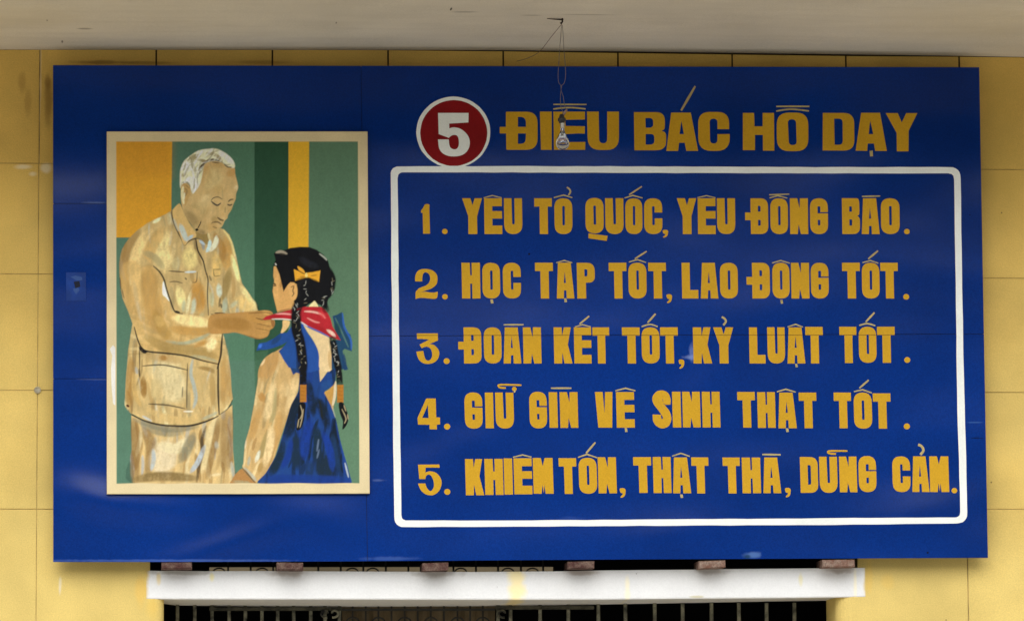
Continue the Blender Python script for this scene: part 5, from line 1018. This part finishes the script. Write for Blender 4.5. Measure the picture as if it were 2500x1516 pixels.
# ---------------------------------------------------------------- bulb, flex and hook under the ceiling
Hp = atz(1369, 52, G0-.006)                # where the hook meets the ceiling
hk = empty('ceiling_hook', tuple(Hp)); tag(hk, 'rusty bent hook in a cracked slot in the ceiling above the bulb', 'hook')
sl0 = atz(1337, 46.5, G0-.001)
def cz(p): return ceil_z(p.x)
za = cz(Hp)
Hp = atz(1373, 48, za); sl0 = atz(1336, 46, za)
pbox('rod', tube([Hp+Vector((0, 0, .01)), Hp+Vector((0, 0, -.012)), Hp+Vector((-.006, 0, -.022)), Hp+Vector((-.010, 0, -.016))], .0042, 8), M_hook, hk)
pbox('slot', tube([Vector((sl0.x, sl0.y, za-.001)), Vector((Hp.x+.004, Hp.y, za-.002))], [.0018, .0042], 6), M_hook, hk)
YH = Hp.y
bulb = empty('light_bulb', tuple(at(1372, 330, YH))); tag(bulb, 'bare clear glass light bulb in a black holder hanging on twisted flex before the title', 'light bulb')
def A(px, py, dy=0.0): return at(px, py, YH+dy)
# flex: doubled loop then twisted pair
pbox('flex', tube([A(*p) for p in spline([(1371, 62), (1369, 90), (1366, 125), (1364, 160), (1362.5, 185), (1364, 202), (1370, 211), (1369.5, 222), (1368, 240), (1369.5, 262), (1374, 275), (1371, 287)], 5)], .0013, 6), M_wire, bulb)
pbox('flex', tube([A(*p) for p in spline([(1373, 62), (1375, 90), (1377, 125), (1380, 160), (1381, 185), (1377.5, 203), (1370.5, 211), (1370, 222), (1375, 236), (1378, 256), (1383, 270), (1376, 283)], 5)], .0013, 6), M_wire, bulb)
pbox('knot', tube([A(1369.8, 208), A(1370.2, 216)], .0026, 8), M_wire, bulb)
pbox('tape', tube([A(1384, 268), A(1378, 276), A(1374, 284)], [.004, .007, .005], 8), mat('dusty_tape', (.30, .20, .15), .9, .1), bulb)
s_ = at(1371, 281, YH); ppm = (at(1371, 381, YH).z - s_.z)/-100   # metres per photo pixel here
def prof(cx_, pts): c = at(cx_, 281, YH); return lathe(c, [(r*ppm, -(y-281)*ppm) for r, y in pts])
pbox('bulb_holder', prof(1371.5, [(0, 279), (4, 279.5), (6, 284), (7, 288), (9.6, 290), (9.8, 296), (7.2, 297), (7, 301), (0, 301)]), M_sock, bulb)
pbox('bulb_cap', prof(1373, [(0, 299), (6, 299.5), (6, 305), (5.2, 306), (5.6, 309), (5, 313.5), (0, 314)]), M_cap, bulb)
gp0 = [(4.6, 311), (4.9, 316), (5.6, 321), (7.8, 328), (11.5, 335), (14.6, 342), (16.0, 349), (15.2, 356), (12, 361.5), (7, 365), (0, 366.3)]
gp = spline(gp0, 3); gi = [(max(0, r-.35), y-(.35 if r < 9 and y > 355 else 0)) for r, y in gp]
pbox('bulb_glass', prof(1373, gp+gi[::-1]), M_glass, bulb)
c0 = at(1373, 322, YH)
pbox('filament_stem', tube([c0, at(1373, 336, YH)], .003, 8), mat('stem_glass', (.55, .55, .5), .2, .5), bulb)
pbox('filament', tube([at(1367, 342, YH), at(1370, 340, YH), at(1376, 340, YH), at(1381, 343, YH)], .0008, 5), M_cap, bulb)
# the aged reflective neck inside and dangling spare wire going left to the wall
w0, w1 = A(1371, 60), at(1262, 150, -.006)
mid = lambda t, s: w0+(w1-w0)*t+Vector((0, 0, -s))
wr = link('loose_wire', tube([Vector(p) for p in spline([tuple(w0), tuple(mid(.22, .02)), tuple(mid(.48, .045)), tuple(mid(.75, .03)), tuple(w1)], 6)], .0014, 6), M_wire2)
tag(wr, 'thin loose wire sagging from the ceiling hook down to the wall above the sign', 'wire')

# capped pipe end in the wall left of the sign
pc = at(91.5, 952, -.002)
pipe = empty('pipe_end', tuple(pc)); tag(pipe, 'small round capped pipe end in the wall joint left of the sign', 'pipe end')
def disc(c, r0_, r1_, y0, y1, n=24):
    bm = bmesh.new(); a_ = []
    for r_, y in ((r1_, y0+.004), (r1_, y0), (r0_, y0), (r0_, y1)):
        a_.append([bm.verts.new((c.x+r_*math.cos(2*math.pi*k/n), y, c.z+r_*math.sin(2*math.pi*k/n))) for k in range(n)])
    for P_, Q_ in zip(a_, a_[1:]):
        for k in range(n): bm.faces.new((P_[k], P_[(k+1) % n], Q_[(k+1) % n], Q_[k]))
    return bm_mesh(bm)
pbox('rim', disc(pc, .012, .0175, -.008, .004), mat('limewashed_metal', (.48, .40, .24), .7, .3, scale=40), pipe)
pbox('cap', disc(pc, .0005, .0115, -.004, .0), mat('dull_metal', (.42, .38, .28), .6, .4, scale=60), pipe)
print('objects', len(bpy.data.objects))
